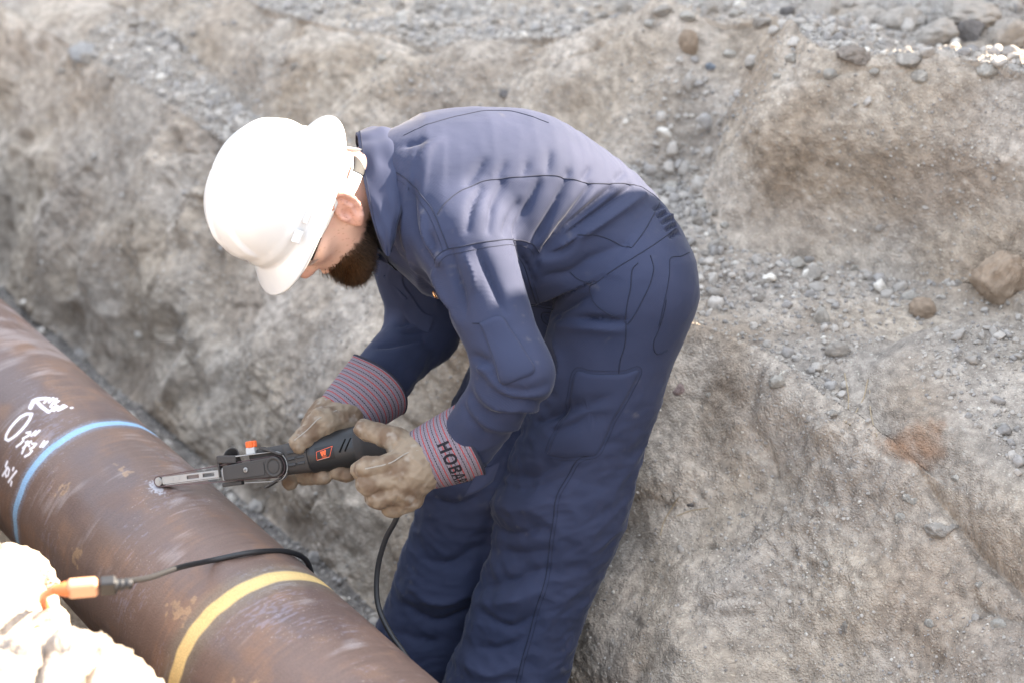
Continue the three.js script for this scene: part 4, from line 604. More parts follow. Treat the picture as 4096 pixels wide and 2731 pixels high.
  // eyes under the brim
  for (const s of [-1, 1]) { const e = part('eye', new THREE.SphereGeometry(0.0115, 20, 14).applyMatrix4(new THREE.Matrix4().makeTranslation(s * 0.032, -0.032, 0.074)).applyMatrix4(headMatrix), new THREE.MeshStandardMaterial({ color: 0xe8e4de, roughness: 0.2 }), person); part('iris', new THREE.SphereGeometry(0.006, 14, 10).applyMatrix4(new THREE.Matrix4().makeTranslation(s * 0.032, -0.034, 0.0802)).applyMatrix4(headMatrix), new THREE.MeshStandardMaterial({ color: 0x3a2a1c, roughness: 0.2 }), e); }
}
// safety glasses
{
  const glasses = new THREE.Group(); glasses.name = 'safety_glasses'; glasses.userData.label = 'black framed safety glasses tucked under the brim'; person.add(glasses);
  const black = new THREE.MeshStandardMaterial({ color: 0x0c0c0d, roughness: 0.35 }), clear = new THREE.MeshPhysicalMaterial({ color: 0xdfe6ea, roughness: 0.05, transmission: 1, thickness: 0 });
  for (const s of [-1, 1]) {
    const c = mapped([[s * 0.070, -0.030, 0.078], [s * 0.0755, -0.029, 0.045], [s * 0.081, -0.028, 0.0], [s * 0.080, -0.036, -0.032]]), g = gridGeometry(40, 8, (i, j) => { const p = c.getPoint(i / 40), a = j / 8 * 2 * Math.PI, h = lerp(0.0075, 0.003, i / 40); return [p.x + 0.0014 * Math.cos(a), p.y + h * Math.sin(a), p.z]; });
    part('temple', g.applyMatrix4(headMatrix), black, glasses);
    const lens = gridGeometry(20, 12, (i, j) => { const u = i / 20, v = j / 12 - 0.5; return [s * lerp(0.004, 0.072, u), -0.034 + v * 0.036 * (1 - 0.25 * u), 0.102 - 0.026 * u * u - 0.12 * v * v * 0.2]; });
    part('lens', lens.applyMatrix4(headMatrix), clear, glasses);
  }
  part('bridge', tube([[-0.012, -0.024, 0.102], [0, -0.021, 0.1045], [0.012, -0.024, 0.102]], 0.002, 12, 6).applyMatrix4(headMatrix), black, glasses);
}
// hard hat
{
  const hat = new THREE.Group(); hat.name = 'hard_hat'; hat.userData.label = 'white full brim hard hat'; person.add(hat);
  const shell = new THREE.MeshPhysicalMaterial({ color: new THREE.Color().setRGB(0.68, 0.68, 0.67), roughness: 0.28, clearcoat: 0.3, clearcoatRoughness: 0.15 });
  // outline from the apex out to the brim's edge, round its lip and back up inside: [share of the dome radius, height, outward reach]
  const line = []; const N = 44; for (let i = 0; i <= N; i++) { const a = i / N * Math.PI / 2; line.push([Math.sin(a) ** 0.86, 0.125 * Math.cos(a) ** 0.80, 0]); }
  for (let i = 1; i <= 14; i++) line.push([1, -0.004 - 0.000 * i - 0.018 * (i / 14) ** 1.3, i / 14]);
  for (let i = 0; i <= 6; i++) { const a = i / 6 * Math.PI; line.push([1, -0.022 - 0.0022 - 0.0022 * -Math.cos(a), 1 + 0.03 * Math.sin(a)]); }
  for (let i = 14; i >= 1; i--) line.push([1, -0.0095 - 0.018 * (i / 14) ** 1.3, i / 14 - 0.02]);
  for (let i = N; i >= 0; i--) { const a = i / N * Math.PI / 2; line.push([0.975 * Math.sin(a) ** 0.86, 0.122 * Math.cos(a) ** 0.80 - 0.002, 0]); }
  const nu = 240, outer = N + 15;
  const g = gridGeometry(nu, line.length - 1, (i, j) => {
    const a = i / nu * 2 * Math.PI, [r, y0, reach] = line[j], cx = Math.cos(a), cz = Math.sin(a), dx = 0.107 * cx, dz = (cz > 0 ? 0.117 : 0.119) * cz;
    const front = Math.max(0, cz), back = Math.max(0, -cz), out = 0.017 + 0.019 * front ** 2.2 + 0.016 * back ** 2.5;
    let x = dx * r + cx * out * reach, z = dz * r + cz * out * reach, y = y0;
    if (reach > 0) y -= reach * (0.010 * front ** 2 - 0.004 * back ** 2) - reach * 0.006 * Math.abs(cx) ** 3;
    if (j < outer && reach === 0) {   // raised crown ridges and the gutter above the brim
      const m = smoothstep(Math.abs(x), 0.034 + 0.02 * Math.abs(z) / 0.12, 0.026 + 0.02 * Math.abs(z) / 0.12), up = 0.0055 * m * smoothstep(y0, 0.02, 0.05), c = 0.004 * smoothstep(Math.abs(x), 0.006, 0.003) * smoothstep(y0, 0.06, 0.09);
      const k = (up + c) / Math.hypot(x, y, z); x += x * k; y += y * k; z += z * k;
      const w = 0.003 * Math.exp(-(((y0 - 0.012) / 0.006) ** 2)); x += cx * w; z += cz * w;
    }
    return [x, y + 0.012, z];
  });
  part('shell', g.applyMatrix4(headMatrix), shell, hat);
  const white = new THREE.MeshStandardMaterial({ color: new THREE.Color().setRGB(0.74, 0.73, 0.70), roughness: 0.5 }), grey = new THREE.MeshStandardMaterial({ color: new THREE.Color().setRGB(0.42, 0.41, 0.39), roughness: 0.6 }), black = new THREE.MeshStandardMaterial({ color: 0x101012, roughness: 0.7 });
  for (const s of [-1, 1]) { const b = new RoundedBoxGeometry(0.008, 0.014, 0.022, 3, 0.003); b.applyMatrix4(new THREE.Matrix4().makeRotationX(0.0).setPosition(s * 0.106, 0.020, 0.052)); part('accessory_slot', b.applyMatrix4(headMatrix), shell, hat); const c = new RoundedBoxGeometry(0.006, 0.007, 0.050, 3, 0.0028); c.applyMatrix4(new THREE.Matrix4().makeTranslation(s * 0.1110, 0.020, 0.004)); part('side_rib', c.applyMatrix4(headMatrix), shell, hat); }
  const band = (rx, rz, y, tilt, h, th, a0, a1, n) => gridGeometry(n, 12, (i, j) => { const a = lerp(a0, a1, i / n), b = j / 12 * 2 * Math.PI, rr = th * Math.cos(b) * 0.5, hh = h * Math.sin(b) * 0.5, zz = (rz + rr) * Math.sin(a); return [(rx + rr) * Math.cos(a), y + tilt * Math.max(0, -Math.sin(a)) + hh, zz - 0.006]; });
  part('headband', band(0.085, 0.104, -0.022, -0.010, 0.024, 0.003, 0, 2 * Math.PI, 120).applyMatrix4(headMatrix), white, hat);
  part('nape_strap', band(0.085, 0.101, -0.034, -0.034, 0.024, 0.004, Math.PI * 1.08, Math.PI * 1.92, 70).applyMatrix4(headMatrix), white, hat);
  part('nape_pad', band(0.084, 0.105, -0.040, -0.030, 0.022, 0.005, Math.PI * 1.25, Math.PI * 1.75, 40).applyMatrix4(headMatrix), black, hat);
  const knob = new THREE.CylinderGeometry(0.016, 0.018, 0.010, 32).rotateX(Math.PI / 2); knob.applyMatrix4(new THREE.Matrix4().makeRotationX(0.35).setPosition(0, -0.070, -0.116)); part('ratchet_knob', knob.applyMatrix4(headMatrix), grey, hat);
}
// ---------- leather gloves ----------
{
  const leather = new THREE.MeshPhysicalMaterial({ vertexColors: true, roughness: 0.78, sheen: 0.3, sheenColor: new THREE.Color(0.5, 0.42, 0.33) });
  const welt = new THREE.MeshStandardMaterial({ color: new THREE.Color().setRGB(0.31, 0.28, 0.24), roughness: 0.9 });
  const HANDS = [
    { name: 'left', label: 'tan leather work glove gripping the tail of the sander, lettered cuff', palm: [[-0.1171, 0.7456, -2.4520], [-0.1552, 0.7365, -2.4351], [-0.1831, 0.7189, -2.4200]], pr: [0.034, 0.038, 0.033], pad: [[-0.165, 0.722, -2.425], [-0.178, 0.694, -2.412], 0.036, 0.026],
      fingers: [[[-0.1799, 0.7500, -2.4154], [-0.2330, 0.7431, -2.4134], [-0.2473, 0.7096, -2.4586], [-0.2258, 0.6896, -2.4938]], [[-0.1815, 0.7304, -2.4033], [-0.2310, 0.7190, -2.4021], [-0.2401, 0.6892, -2.4503], [-0.2237, 0.6785, -2.4882]], [[-0.1798, 0.7081, -2.3986], [-0.2163, 0.6947, -2.3973], [-0.2250, 0.6681, -2.4461], [-0.2112, 0.6607, -2.4806]], [[-0.1609, 0.6886, -2.4071], [-0.1935, 0.6739, -2.4062], [-0.2052, 0.6554, -2.4509], [-0.1946, 0.6533, -2.4769]]],
      thumb: [[-0.1402, 0.7536, -2.4454], [-0.1905, 0.7668, -2.4624], [-0.2444, 0.7645, -2.5007]], tr: [0.022, 0.018, 0.0165], fr: 0.0168, cuff: [[-0.1554, 0.7324, -2.4479], [-0.0620, 0.7710, -2.4529]], cr: [0.048, 0.064], wrist: JL.wrist,
      welts: [[[-0.135, 0.775, -2.418], [-0.165, 0.770, -2.412], [-0.195, 0.760, -2.400], [-0.235, 0.752, -2.394]]] },
    { name: 'right', label: 'tan leather work glove steadying the sander body, plain striped cuff', palm: [[-0.2762, 0.7185, -2.6458], [-0.3108, 0.7004, -2.6340], [-0.3292, 0.6850, -2.6298]], pr: [0.034, 0.040, 0.034], pad: [[-0.300, 0.700, -2.620], [-0.325, 0.695, -2.600], 0.032, 0.022],
      fingers: [[[-0.3477, 0.6680, -2.6425], [-0.3838, 0.6329, -2.6243], [-0.3883, 0.6234, -2.6029], [-0.3821, 0.6178, -2.5741]], [[-0.3308, 0.6597, -2.6439], [-0.3554, 0.6221, -2.6203], [-0.3564, 0.6261, -2.5825], [-0.3188, 0.6500, -2.5404]], [[-0.3128, 0.6622, -2.6395], [-0.3308, 0.6285, -2.6180], [-0.3251, 0.6374, -2.5801], [-0.2896, 0.6619, -2.5359]], [[-0.2944, 0.6711, -2.6329], [-0.3080, 0.6376, -2.6114], [-0.3016, 0.6441, -2.5722], [-0.2779, 0.6582, -2.5324]]],
      thumb: [[-0.2820, 0.7198, -2.6128], [-0.3211, 0.7296, -2.5835], [-0.3590, 0.7082, -2.5507]], tr: [0.027, 0.024, 0.017], fr: 0.0165, cuff: [[-0.2998, 0.7042, -2.6370], [-0.2283, 0.7459, -2.6960]], cr: [0.048, 0.067], wrist: JR.wrist,
      welts: [[[-0.300, 0.745, -2.590], [-0.325, 0.747, -2.565], [-0.345, 0.738, -2.548], [-0.366, 0.722, -2.538]]] }];
  const cloth = (lettered) => {
    const w = 1024, h = 512, c = document.createElement('canvas'); c.width = w; c.height = h; const x = c.getContext('2d'), R = rng(12);
    x.fillStyle = '#7b7078'; x.fillRect(0, 0, w, h);
    for (let i = 0; i < w; i += 4) for (let j = 0; j < h; j += 4) { const zig = (Math.floor(i / 22) % 2 ? i : -i) + j; x.fillStyle = (Math.floor(zig / 5) & 1) ? 'rgba(70,62,72,0.5)' : 'rgba(150,143,156,0.35)'; x.fillRect(i, j, 4, 4); }
    for (let k = 0; k < 8; k++) { const y = 18 + k * 66; x.fillStyle = 'rgba(152,58,56,1)'; x.fillRect(0, y, w, 9); x.fillStyle = 'rgba(26,24,30,0.9)'; for (let i = 0; i < w; i += 14) x.fillRect(i, y + 34, 11, 7); }
    for (let k = 0; k < 2600; k++) { x.fillStyle = R() > 0.5 ? 'rgba(120,104,92,0.18)' : 'rgba(50,46,58,0.2)'; x.fillRect(R() * w, R() * h, 3 + R() * 6, 2); }
    if (lettered) { x.save(); x.translate(w * 0.605, h * 0.40); x.fillStyle = '#17141c'; x.font = 'bold 146px sans-serif'; x.textAlign = 'center'; x.textBaseline = 'middle'; x.scale(0.54, 1); x.fillText('HOBART', 0, 0); x.restore(); }
    const t = new THREE.CanvasTexture(c); t.colorSpace = THREE.SRGBColorSpace; t.wrapS = THREE.RepeatWrapping; return t;
  };
  const binding = new THREE.MeshStandardMaterial({ color: new THREE.Color().setRGB(0.020, 0.020, 0.035), roughness: 0.9 });
  for (const H of HANDS) {
    const f = (p) => {
      let d = chain(p, H.palm, H.pr, 0.03); d = smin(d, cone(p, ...H.pad), 0.02);
      for (const q of H.fingers) d = smin(d, chain(p, q, [H.fr * 1.08, H.fr, H.fr * 0.95, H.fr * 0.82], 0.005), 0.0022);
      return smin(d, chain(p, H.thumb, H.tr, 0.012), 0.010);
    };
    const all = [...H.palm, ...H.fingers.flat(), ...H.thumb], lo = [0, 1, 2].map((k) => Math.min(...all.map((p) => p[k])) - 0.06), hi = [0, 1, 2].map((k) => Math.max(...all.map((p) => p[k])) + 0.06);
    const g = nets(f, lo, hi, 0.0026), pos = g.attributes.position, nor = g.attributes.normal, col = new Float32Array(pos.count * 3);
    for (let i = 0; i < pos.count; i++) {
      const p = [pos.getX(i), pos.getY(i), pos.getZ(i)], s = 0.0015 * ridged(p[0] * 24, p[1] * 24, p[2] * 24, 2) + 0.0005 * fbm(p[0] * 80, p[1] * 80, p[2] * 80, 2);
      pos.setXYZ(i, p[0] + nor.getX(i) * s, p[1] + nor.getY(i) * s, p[2] + nor.getZ(i) * s);
      const a = smoothstep(fbm(p[0] * 17 + 5, p[1] * 17, p[2] * 17, 4), -0.45, 0.65), scuff = smoothstep(fbm(p[0] * 30, p[1] * 30, p[2] * 30 + 4, 3), 0.5, 1.3);
      [[0.25, 0.190, 0.130], [0.145, 0.094, 0.058]].reduce((u, v) => u.map((x, k) => lerp(x, v[k], a))).forEach((x, k) => { col[i * 3 + k] = lerp(x, [0.36, 0.32, 0.27][k], scuff * 0.55); });
    }
    g.setAttribute('color', new THREE.BufferAttribute(col, 3)); g.computeVertexNormals();
    const glove = part('work_glove', g, leather, person); glove.userData.label = H.label;
    for (const wl of H.welts) part('welt', tube(wl.map((p) => { let q = p; for (let i = 0; i < 4; i++) q = mad(q, fieldNormal(f, q), -f(q)); return mad(q, fieldNormal(f, q), 0.0006); }), 0.0012, 40, 6), welt, glove);
    // flared cuff: outside and inside skins round the wrist
    const A = V(...H.cuff[0]), B = V(...H.cuff[1]), ax = B.clone().sub(A).normalize(), view = V(0.05, 0.5, 0.86), e1 = view.clone().addScaledVector(ax, -view.dot(ax)).normalize(), e2 = ax.clone().cross(e1), nu = 72, nv = 14;
    const ring = (a, s, inner) => { const r = lerp(H.cr[0], H.cr[1], s ** 0.8) * (1 + 0.04 * Math.sin(3 * a + 1) * s) - inner * 0.003, oval = 0.93; const c = A.clone().lerp(B, s).addScaledVector(ax, 0.006 * Math.sin(2 * a + 0.7) * s); return c.addScaledVector(e1, r * oval * Math.cos(a)).addScaledVector(e2, r * Math.sin(a)); };
    const cg = gridGeometry(nu, nv * 2 + 1, (i, j) => { const a = i / nu * 2 * Math.PI; return ring(a, (j <= nv ? j : nv * 2 + 1 - j) / nv, j > nv ? 1 : 0).toArray(); }, (i, j) => [(i / nu + 0.5) % 1 === 0 && i ? 1 : i / nu + 0.5, (j <= nv ? j : nv * 2 + 1 - j) / nv]);
    const cuff = part('glove_cuff', cg, new THREE.MeshStandardMaterial({ map: cloth(H.name === 'left'), roughness: 0.95 }), glove);
    const edge = []; for (let i = 0; i <= 40; i++) edge.push(ring(i / 40 * 2 * Math.PI, 1, 0.5).toArray()); part('cuff_binding', tube(edge, 0.0026, 120, 6), binding, glove);
    const fray = []; for (let i = 0; i <= 40; i++) fray.push(ring(i / 40 * 2 * Math.PI, 0.0, 0.3).toArray()); part('cuff_hem', tube(fray, 0.0022, 120, 6), welt, glove);
  }
  // the left sleeve's buttoned end hanging below the cuff
  const flapG = gridGeometry(14, 13, (i, j) => { const u = i / 14, v = j < 7 ? j / 6 : (13 - j) / 6, a = [-0.055, 0.742, -2.405], b = [-0.020, 0.752, -2.412], c = [-0.077, 0.688, -2.414], d = [-0.030, 0.715, -2.420]; const p = [0, 1, 2].map((k) => lerp(lerp(a[k], b[k], u), lerp(c[k], d[k], u), v)); return [p[0], p[1], p[2] + 0.008 * Math.sin(u * 3) * v - (j < 7 ? 0 : 0.004)]; });
  part('sleeve_cuff', flapG, navyPlain, coverall);
}
// boots
{
  const hide = new THREE.MeshStandardMaterial({ color: new THREE.Color().setRGB(0.12, 0.075, 0.045), roughness: 0.8 }), rubber = new THREE.MeshStandardMaterial({ color: 0x151413, roughness: 0.9 });
  for (const J of [JL, JR]) {
    const a = [J.foot[0], 0.13, J.foot[2]], toe = [a[0] - 0.16, 0.075, a[2] + 0.12], heel = [a[0] + 0.03, 0.075, a[2] - 0.02];
    const b = part('boot', nets((p) => smax(smin(cone(p, heel, toe, 0.045, 0.042), cone(p, a, heel, 0.055, 0.045), 0.04), 0.045 - p[1], 0.006), [Math.min(toe[0], heel[0]) - 0.1, 0, a[2] - 0.12], [Math.max(toe[0], heel[0]) + 0.1, 0.22, toe[2] + 0.1], 0.008), hide, person);
    part('sole', nets((p) => Math.max(smin(cone([p[0], 0.03, p[2]], [heel[0], 0.03, heel[2]], [toe[0], 0.03, toe[2]], 0.048, 0.046), 1, 0.01), Math.abs(p[1] - 0.036) - 0.012), [Math.min(toe[0], heel[0]) - 0.1, 0, a[2] - 0.12], [Math.max(toe[0], heel[0]) + 0.1, 0.1, toe[2] + 0.1], 0.008, 4), rubber, b);
  }
}
// ---------- narrow-belt sander ----------
const sander = thing('belt_sander', 'black electric finger belt sander with orange knob held on the pipe', 'sander');
{
  const tip = V(-0.6021, 0.6326, -2.5515), pul = V(-0.3990, 0.6673, -2.5434), ex = pul.clone().sub(tip).normalize(), toward = V(0.6, 1.57, 2.55).normalize(), ez = toward.clone().addScaledVector(ex, -toward.dot(ex)).normalize(), ey = ez.clone().cross(ex);
  const MS = frameMatrix(tip, ex, ey.clone().multiplyScalar(1.2), ez); let M = MS; const add = (name, g, m, parent = sander) => part(name, g.applyMatrix4(M), m, parent), at = (x, y, z) => new THREE.Matrix4().makeTranslation(x, y, z), rot = (z, x, y, zz) => new THREE.Matrix4().makeRotationZ(z).setPosition(x, y, zz);
  const plastic = new THREE.MeshStandardMaterial({ color: new THREE.Color().setRGB(0.020, 0.021, 0.023), roughness: 0.45 }), dusty = new THREE.MeshStandardMaterial({ color: new THREE.Color().setRGB(0.050, 0.044, 0.040), roughness: 0.75 }), rubber = new THREE.MeshStandardMaterial({ color: new THREE.Color().setRGB(0.045, 0.041, 0.040), roughness: 0.85 }), steel = new THREE.MeshStandardMaterial({ color: new THREE.Color().setRGB(0.36, 0.35, 0.335), metalness: 0.75, roughness: 0.5 }), orange = new THREE.MeshStandardMaterial({ color: new THREE.Color().setRGB(0.82, 0.14, 0.025), roughness: 0.5 }), grit = new THREE.MeshStandardMaterial({ color: new THREE.Color().setRGB(0.13, 0.085, 0.085), roughness: 1 }), pale = new THREE.MeshStandardMaterial({ color: new THREE.Color().setRGB(0.45, 0.45, 0.44), roughness: 0.5 });
  const L = pul.distanceTo(tip), r0 = 0.0078, r1 = 0.0160, slant = Math.asin((r1 - r0) / L), hullPath = (g0, g1) => { const s = new THREE.Shape(), a = Math.PI / 2 + slant; s.absarc(0, 0, g0, a, 2 * Math.PI - a + 0, false); s.absarc(L, 0, g1, -a, a, false); s.closePath(); return s; };
  const loop = hullPath(r0, r1); loop.holes.push(new THREE.Path(hullPath(r0 - 0.0012, r1 - 0.0012).getPoints(24)));
  const ext = (s, depth, bevel = 0.0006, seg = 20) => new THREE.ExtrudeGeometry(s, { depth: depth - 2 * bevel, bevelEnabled: bevel > 0, bevelThickness: bevel, bevelSize: bevel, bevelOffset: -bevel, bevelSegments: 2, curveSegments: seg }).translate(0, 0, -(depth - 2 * bevel) / 2);
  add('sanding_belt', ext(loop, 0.013, 0.0002), grit);
  const cyl = (r, h, n = 28) => new THREE.CylinderGeometry(r, r, h, n).rotateX(Math.PI / 2);
  add('tip_roller', merge([cyl(0.0062, 0.012), cyl(0.0048, 0.0155), cyl(0.0028, 0.0175)]), steel);
  const rr = (x0, x1, y0, y1, r) => { const s = new THREE.Shape(); s.moveTo(x0 + r, y0); s.lineTo(x1 - r, y0); s.quadraticCurveTo(x1, y0, x1, y0 + r); s.lineTo(x1, y1 - r); s.quadraticCurveTo(x1, y1, x1 - r, y1); s.lineTo(x0 + r, y1); s.quadraticCurveTo(x0, y1, x0, y1 - r); s.lineTo(x0, y0 + r); s.quadraticCurveTo(x0, y0, x0 + r, y0); return s; };
  const arm = rr(0.006, 0.112, -0.0052, 0.0056, 0.003); for (const [a, b] of [[0.050, 0.071], [0.078, 0.098]]) arm.holes.push(new THREE.Path(rr(a, b, -0.0022, 0.0028, 0.001).getPoints(6)));
  const armPart = add('belt_arm', ext(arm, 0.009, 0.0005), steel);
  add('rivet', merge([[0.023, 0.0008], [0.034, 0.0010]].map(([x, y]) => cyl(0.0036, 0.0012).applyMatrix4(at(x, y, 0.0046)))), steel, armPart);
  const guard = rr(0.012, 0.108, -0.0068, -0.0058, 0.0004); add('platen', ext(guard, 0.0125, 0.0002), steel, armPart);
  // side cover over the drive pulley
  const cov = new THREE.Shape(); { const a = Math.PI / 2; cov.absarc(L, 0, 0.0145, -a, a, false); cov.lineTo(0.121, 0.0098); cov.quadraticCurveTo(0.117, 0.0095, 0.117, 0.006); cov.lineTo(0.117, -0.0075); cov.quadraticCurveTo(0.117, -0.0105, 0.121, -0.0108); cov.closePath(); }
  const cover = add('side_cover', ext(cov, 0.010, 0.0015).applyMatrix4(at(0, 0, 0.0135)), dusty);
  const inset = new THREE.Shape(); inset.moveTo(0.124, -0.0085); inset.lineTo(0.186, -0.0085); inset.lineTo(0.188, 0.0075); inset.lineTo(0.124, 0.0025); inset.closePath(); const ring = rr(0.1225, 0.1895, -0.0098, 0.0088, 0.003); ring.holes.push(new THREE.Path(inset.getPoints(4))); add('cover_rim', ext(ring, 0.002, 0.0004).applyMatrix4(at(0, -0.0002, 0.0192)), dusty, cover);
  add('pulley_cap', new THREE.LatheGeometry([[0, 0.0035], [0.0085, 0.0035], [0.009, 0.002], [0.0105, 0.002], [0.0112, 0.0042], [0.0138, 0.0042], [0.0146, 0.0028], [0.0146, 0]].map(([a, b]) => new THREE.Vector2(a, b)), 40).rotateX(Math.PI / 2).applyMatrix4(at(L, 0, 0.018)), dusty, cover);
  for (const [x, y, z] of [[0.1235, -0.0015, 0.0135], [0.158, 0.0005, 0.0195]]) { add('screw', merge([new THREE.LatheGeometry([[0, 0.001], [0.0028, 0.001], [0.0038, 0], [0.0038, -0.002]].map(([a, b]) => new THREE.Vector2(a, b)), 20).rotateX(Math.PI / 2).applyMatrix4(at(x, y, z + 0.003))]), steel, cover); add('screw_slot', merge([new THREE.BoxGeometry(0.0048, 0.0009, 0.0004), new THREE.BoxGeometry(0.0009, 0.0048, 0.0004)].map((b, i) => b.applyMatrix4(at(x, y, z + 0.0043 + i * 0.0001)))), plastic, cover); }
  add('clamp_plate', new RoundedBoxGeometry(0.016, 0.018, 0.006, 3, 0.0015).applyMatrix4(at(0.1225, -0.0015, 0.011)), pale);
  // chromed strap over the belt's top run, running round the pulley
  { const s = new THREE.Shape(), a = Math.PI / 2; s.moveTo(0.134, 0.0205); s.lineTo(L - 0.004, 0.0205); s.absarc(L, 0, 0.0202, a, -a, true); s.lineTo(0.150, -0.0168); s.lineTo(0.150, -0.0180); s.lineTo(L, -0.0214); s.absarc(L, 0, 0.0214, -a, a, false); s.lineTo(0.134, 0.0222); s.closePath(); add('belt_guard', ext(s, 0.020, 0.0003), steel); }
  add('guard_bracket', merge([new RoundedBoxGeometry(0.033, 0.011, 0.022, 3, 0.002).applyMatrix4(rot(-0.10, 0.124, 0.0185, 0)), new RoundedBoxGeometry(0.003, 0.030, 0.020, 2, 0.001).applyMatrix4(at(0.1085, 0.010, 0)), new RoundedBoxGeometry(0.034, 0.006, 0.020, 3, 0.002).applyMatrix4(at(0.128, -0.0165, 0))]), dusty);
  add('dust_port', new THREE.LatheGeometry([[0.0095, -0.012], [0.0125, -0.012], [0.0125, 0.010], [0.0138, 0.010], [0.0138, 0.0125], [0.0115, 0.0125], [0.0115, -0.012]].map(([a, b]) => new THREE.Vector2(a, b)), 36).rotateX(0.9).applyMatrix4(at(0.128, 0.016, -0.018)), dusty);
  const knob = add('tension_knob', (() => { const s = new THREE.Shape(); for (let i = 0; i <= 60; i++) { const a = i / 60 * 2 * Math.PI, r = 0.0074 + 0.0008 * Math.cos(10 * a); s[i ? 'lineTo' : 'moveTo'](r * Math.cos(a), r * Math.sin(a)); } return new THREE.ExtrudeGeometry(s, { depth: 0.0060, bevelThickness: 0.0016, bevelSize: 0.0015, bevelSegments: 3 }).rotateX(-Math.PI / 2).applyMatrix4(rot(0.02, 0.1665, 0.0325, -0.002)); })(), orange);
  add('knob_base', new RoundedBoxGeometry(0.016, 0.010, 0.016, 3, 0.002).applyMatrix4(at(0.1655, 0.0262, -0.002)), pale, knob);
  M = frameMatrix(tip, ex, ey, ez);
  // gearbox and motor body, lofted round the motor's axis
  const m0 = V(0.213, 0.0079, -0.015), m1 = V(0.386, 0.0175, -0.015), dir = m1.clone().sub(m0).normalize(), tilt = Math.atan2(dir.y, dir.x);
  const along = (stations, n = 44) => gridGeometry(n, (stations.length - 1) * 4, (i, j) => { const k = Math.min(Math.floor(j / 4), stations.length - 2), f = j / 4 - k, A = stations[k], B = stations[k + 1], s = f, w = (c) => lerp(A[c], B[c], s), a = -i / n * 2 * Math.PI, p = w(4) || 2, cs = Math.cos(a), sn = Math.sin(a), q = (Math.abs(cs) ** p + Math.abs(sn) ** p) ** (-1 / p); return [w(0), w(3) + w(1) * q * sn, w(2) * q * cs]; }, (i, j) => [i / n, j / ((stations.length - 1) * 4)]).applyMatrix4(rot(tilt, m0.x, m0.y, m0.z));
  // stations: [x, half height, half width, lift, squareness]
  add('gearbox', along([[-0.052, 0, 0, 0.012, 4], [-0.052, 0.010, 0.012, 0.014, 4], [-0.044, 0.014, 0.014, 0.013, 4], [-0.020, 0.0215, 0.016, 0.006, 3.4], [0.006, 0.0265, 0.017, 0.001, 3], [0.014, 0.0268, 0.0245, 0.001, 3], [0.046, 0.0282, 0.0272, 0, 2.6], [0.050, 0.0292, 0.0284, 0, 2.2], [0.052, 0.024, 0.024, 0, 2]]), dusty);
  add('guard_wing', merge([new RoundedBoxGeometry(0.040, 0.003, 0.034, 2, 0.001).applyMatrix4(rot(-0.42, 0.203, 0.0265, 0.002)), new RoundedBoxGeometry(0.034, 0.003, 0.030, 2, 0.001).applyMatrix4(rot(0.42, 0.200, -0.0265, 0.002))]), dusty);
  for (let k = 0; k < 2; k++) for (let i = 0; i < 3; i++) add('vent_rib', new RoundedBoxGeometry(0.0135, 0.0048, 0.004, 2, 0.001).applyMatrix4(rot(tilt, 0.236 + k * 0.016, 0.0205 - i * 0.0105 + k * 0.001, 0.0108)), plastic);
  const motor = add('motor_housing', along([[0.050, 0.022, 0.022, 0, 2], [0.051, 0.0300, 0.0296, 0, 2], [0.058, 0.0318, 0.0316, 0, 2], [0.090, 0.0334, 0.0330, 0, 2], [0.128, 0.0350, 0.0346, 0, 2], [0.136, 0.0350, 0.0346, 0, 2]]), plastic);
  add('tail_grip', along([[0.132, 0.0330, 0.0330, 0, 2], [0.133, 0.0356, 0.0352, 0, 2], [0.146, 0.0350, 0.0340, -0.001, 2], [0.162, 0.0290, 0.027, -0.004, 2], [0.182, 0.0225, 0.0215, -0.010, 2], [0.205, 0.020, 0.019, -0.016, 2], [0.222, 0.018, 0.017, -0.021, 2], [0.226, 0.010, 0.010, -0.022, 2], [0.2265, 0, 0, -0.022, 2]]), rubber);
  const bend = (pts, z) => pts;
  for (const k of [0, 1]) { const c = []; for (let i = 0; i <= 8; i++) { const s = i / 8, y = lerp(-0.004, 0.016, s), x = 0.108 + k * 0.0095 + 0.013 * s, R = 0.0343; c.push([x, y, Math.sqrt(R * R - y * y) - 0.0007]); } add('vent_slot', tube(c, 0.0017, 24, 8).applyMatrix4(rot(tilt, m0.x, m0.y, m0.z)), new THREE.MeshStandardMaterial({ color: 0x020202, roughness: 1 }), motor); }
  // printed badge on the motor's side
  { const c = document.createElement('canvas'); c.width = 256; c.height = 160; const x = c.getContext('2d'); x.fillStyle = '#141416'; x.fillRect(0, 0, 256, 160); x.strokeStyle = '#e8572a'; x.lineWidth = 6; x.beginPath(); x.moveTo(22, 48); x.lineTo(244, 14); x.lineTo(186, 128); x.lineTo(10, 142); x.closePath(); x.stroke(); x.strokeStyle = '#9b9690'; x.lineWidth = 5; x.beginPath(); x.moveTo(10, 146); x.lineTo(180, 133); x.stroke();
    x.fillStyle = '#f0642c'; x.beginPath(); x.moveTo(72, 52); x.lineTo(94, 49); x.lineTo(97, 86); x.lineTo(103, 48); x.lineTo(121, 46); x.lineTo(126, 83); x.lineTo(130, 45); x.lineTo(152, 43); x.lineTo(138, 100); x.lineTo(117, 102); x.lineTo(111, 78); x.lineTo(106, 103); x.lineTo(84, 105); x.closePath(); x.fill(); x.font = 'bold 23px sans-serif'; x.textAlign = 'center'; x.strokeStyle = '#f0642c'; x.lineWidth = 2; x.strokeRect(84, 108, 62, 22); x.fillText('WEN', 115, 127);
    const t = new THREE.CanvasTexture(c); t.colorSpace = THREE.SRGBColorSpace;
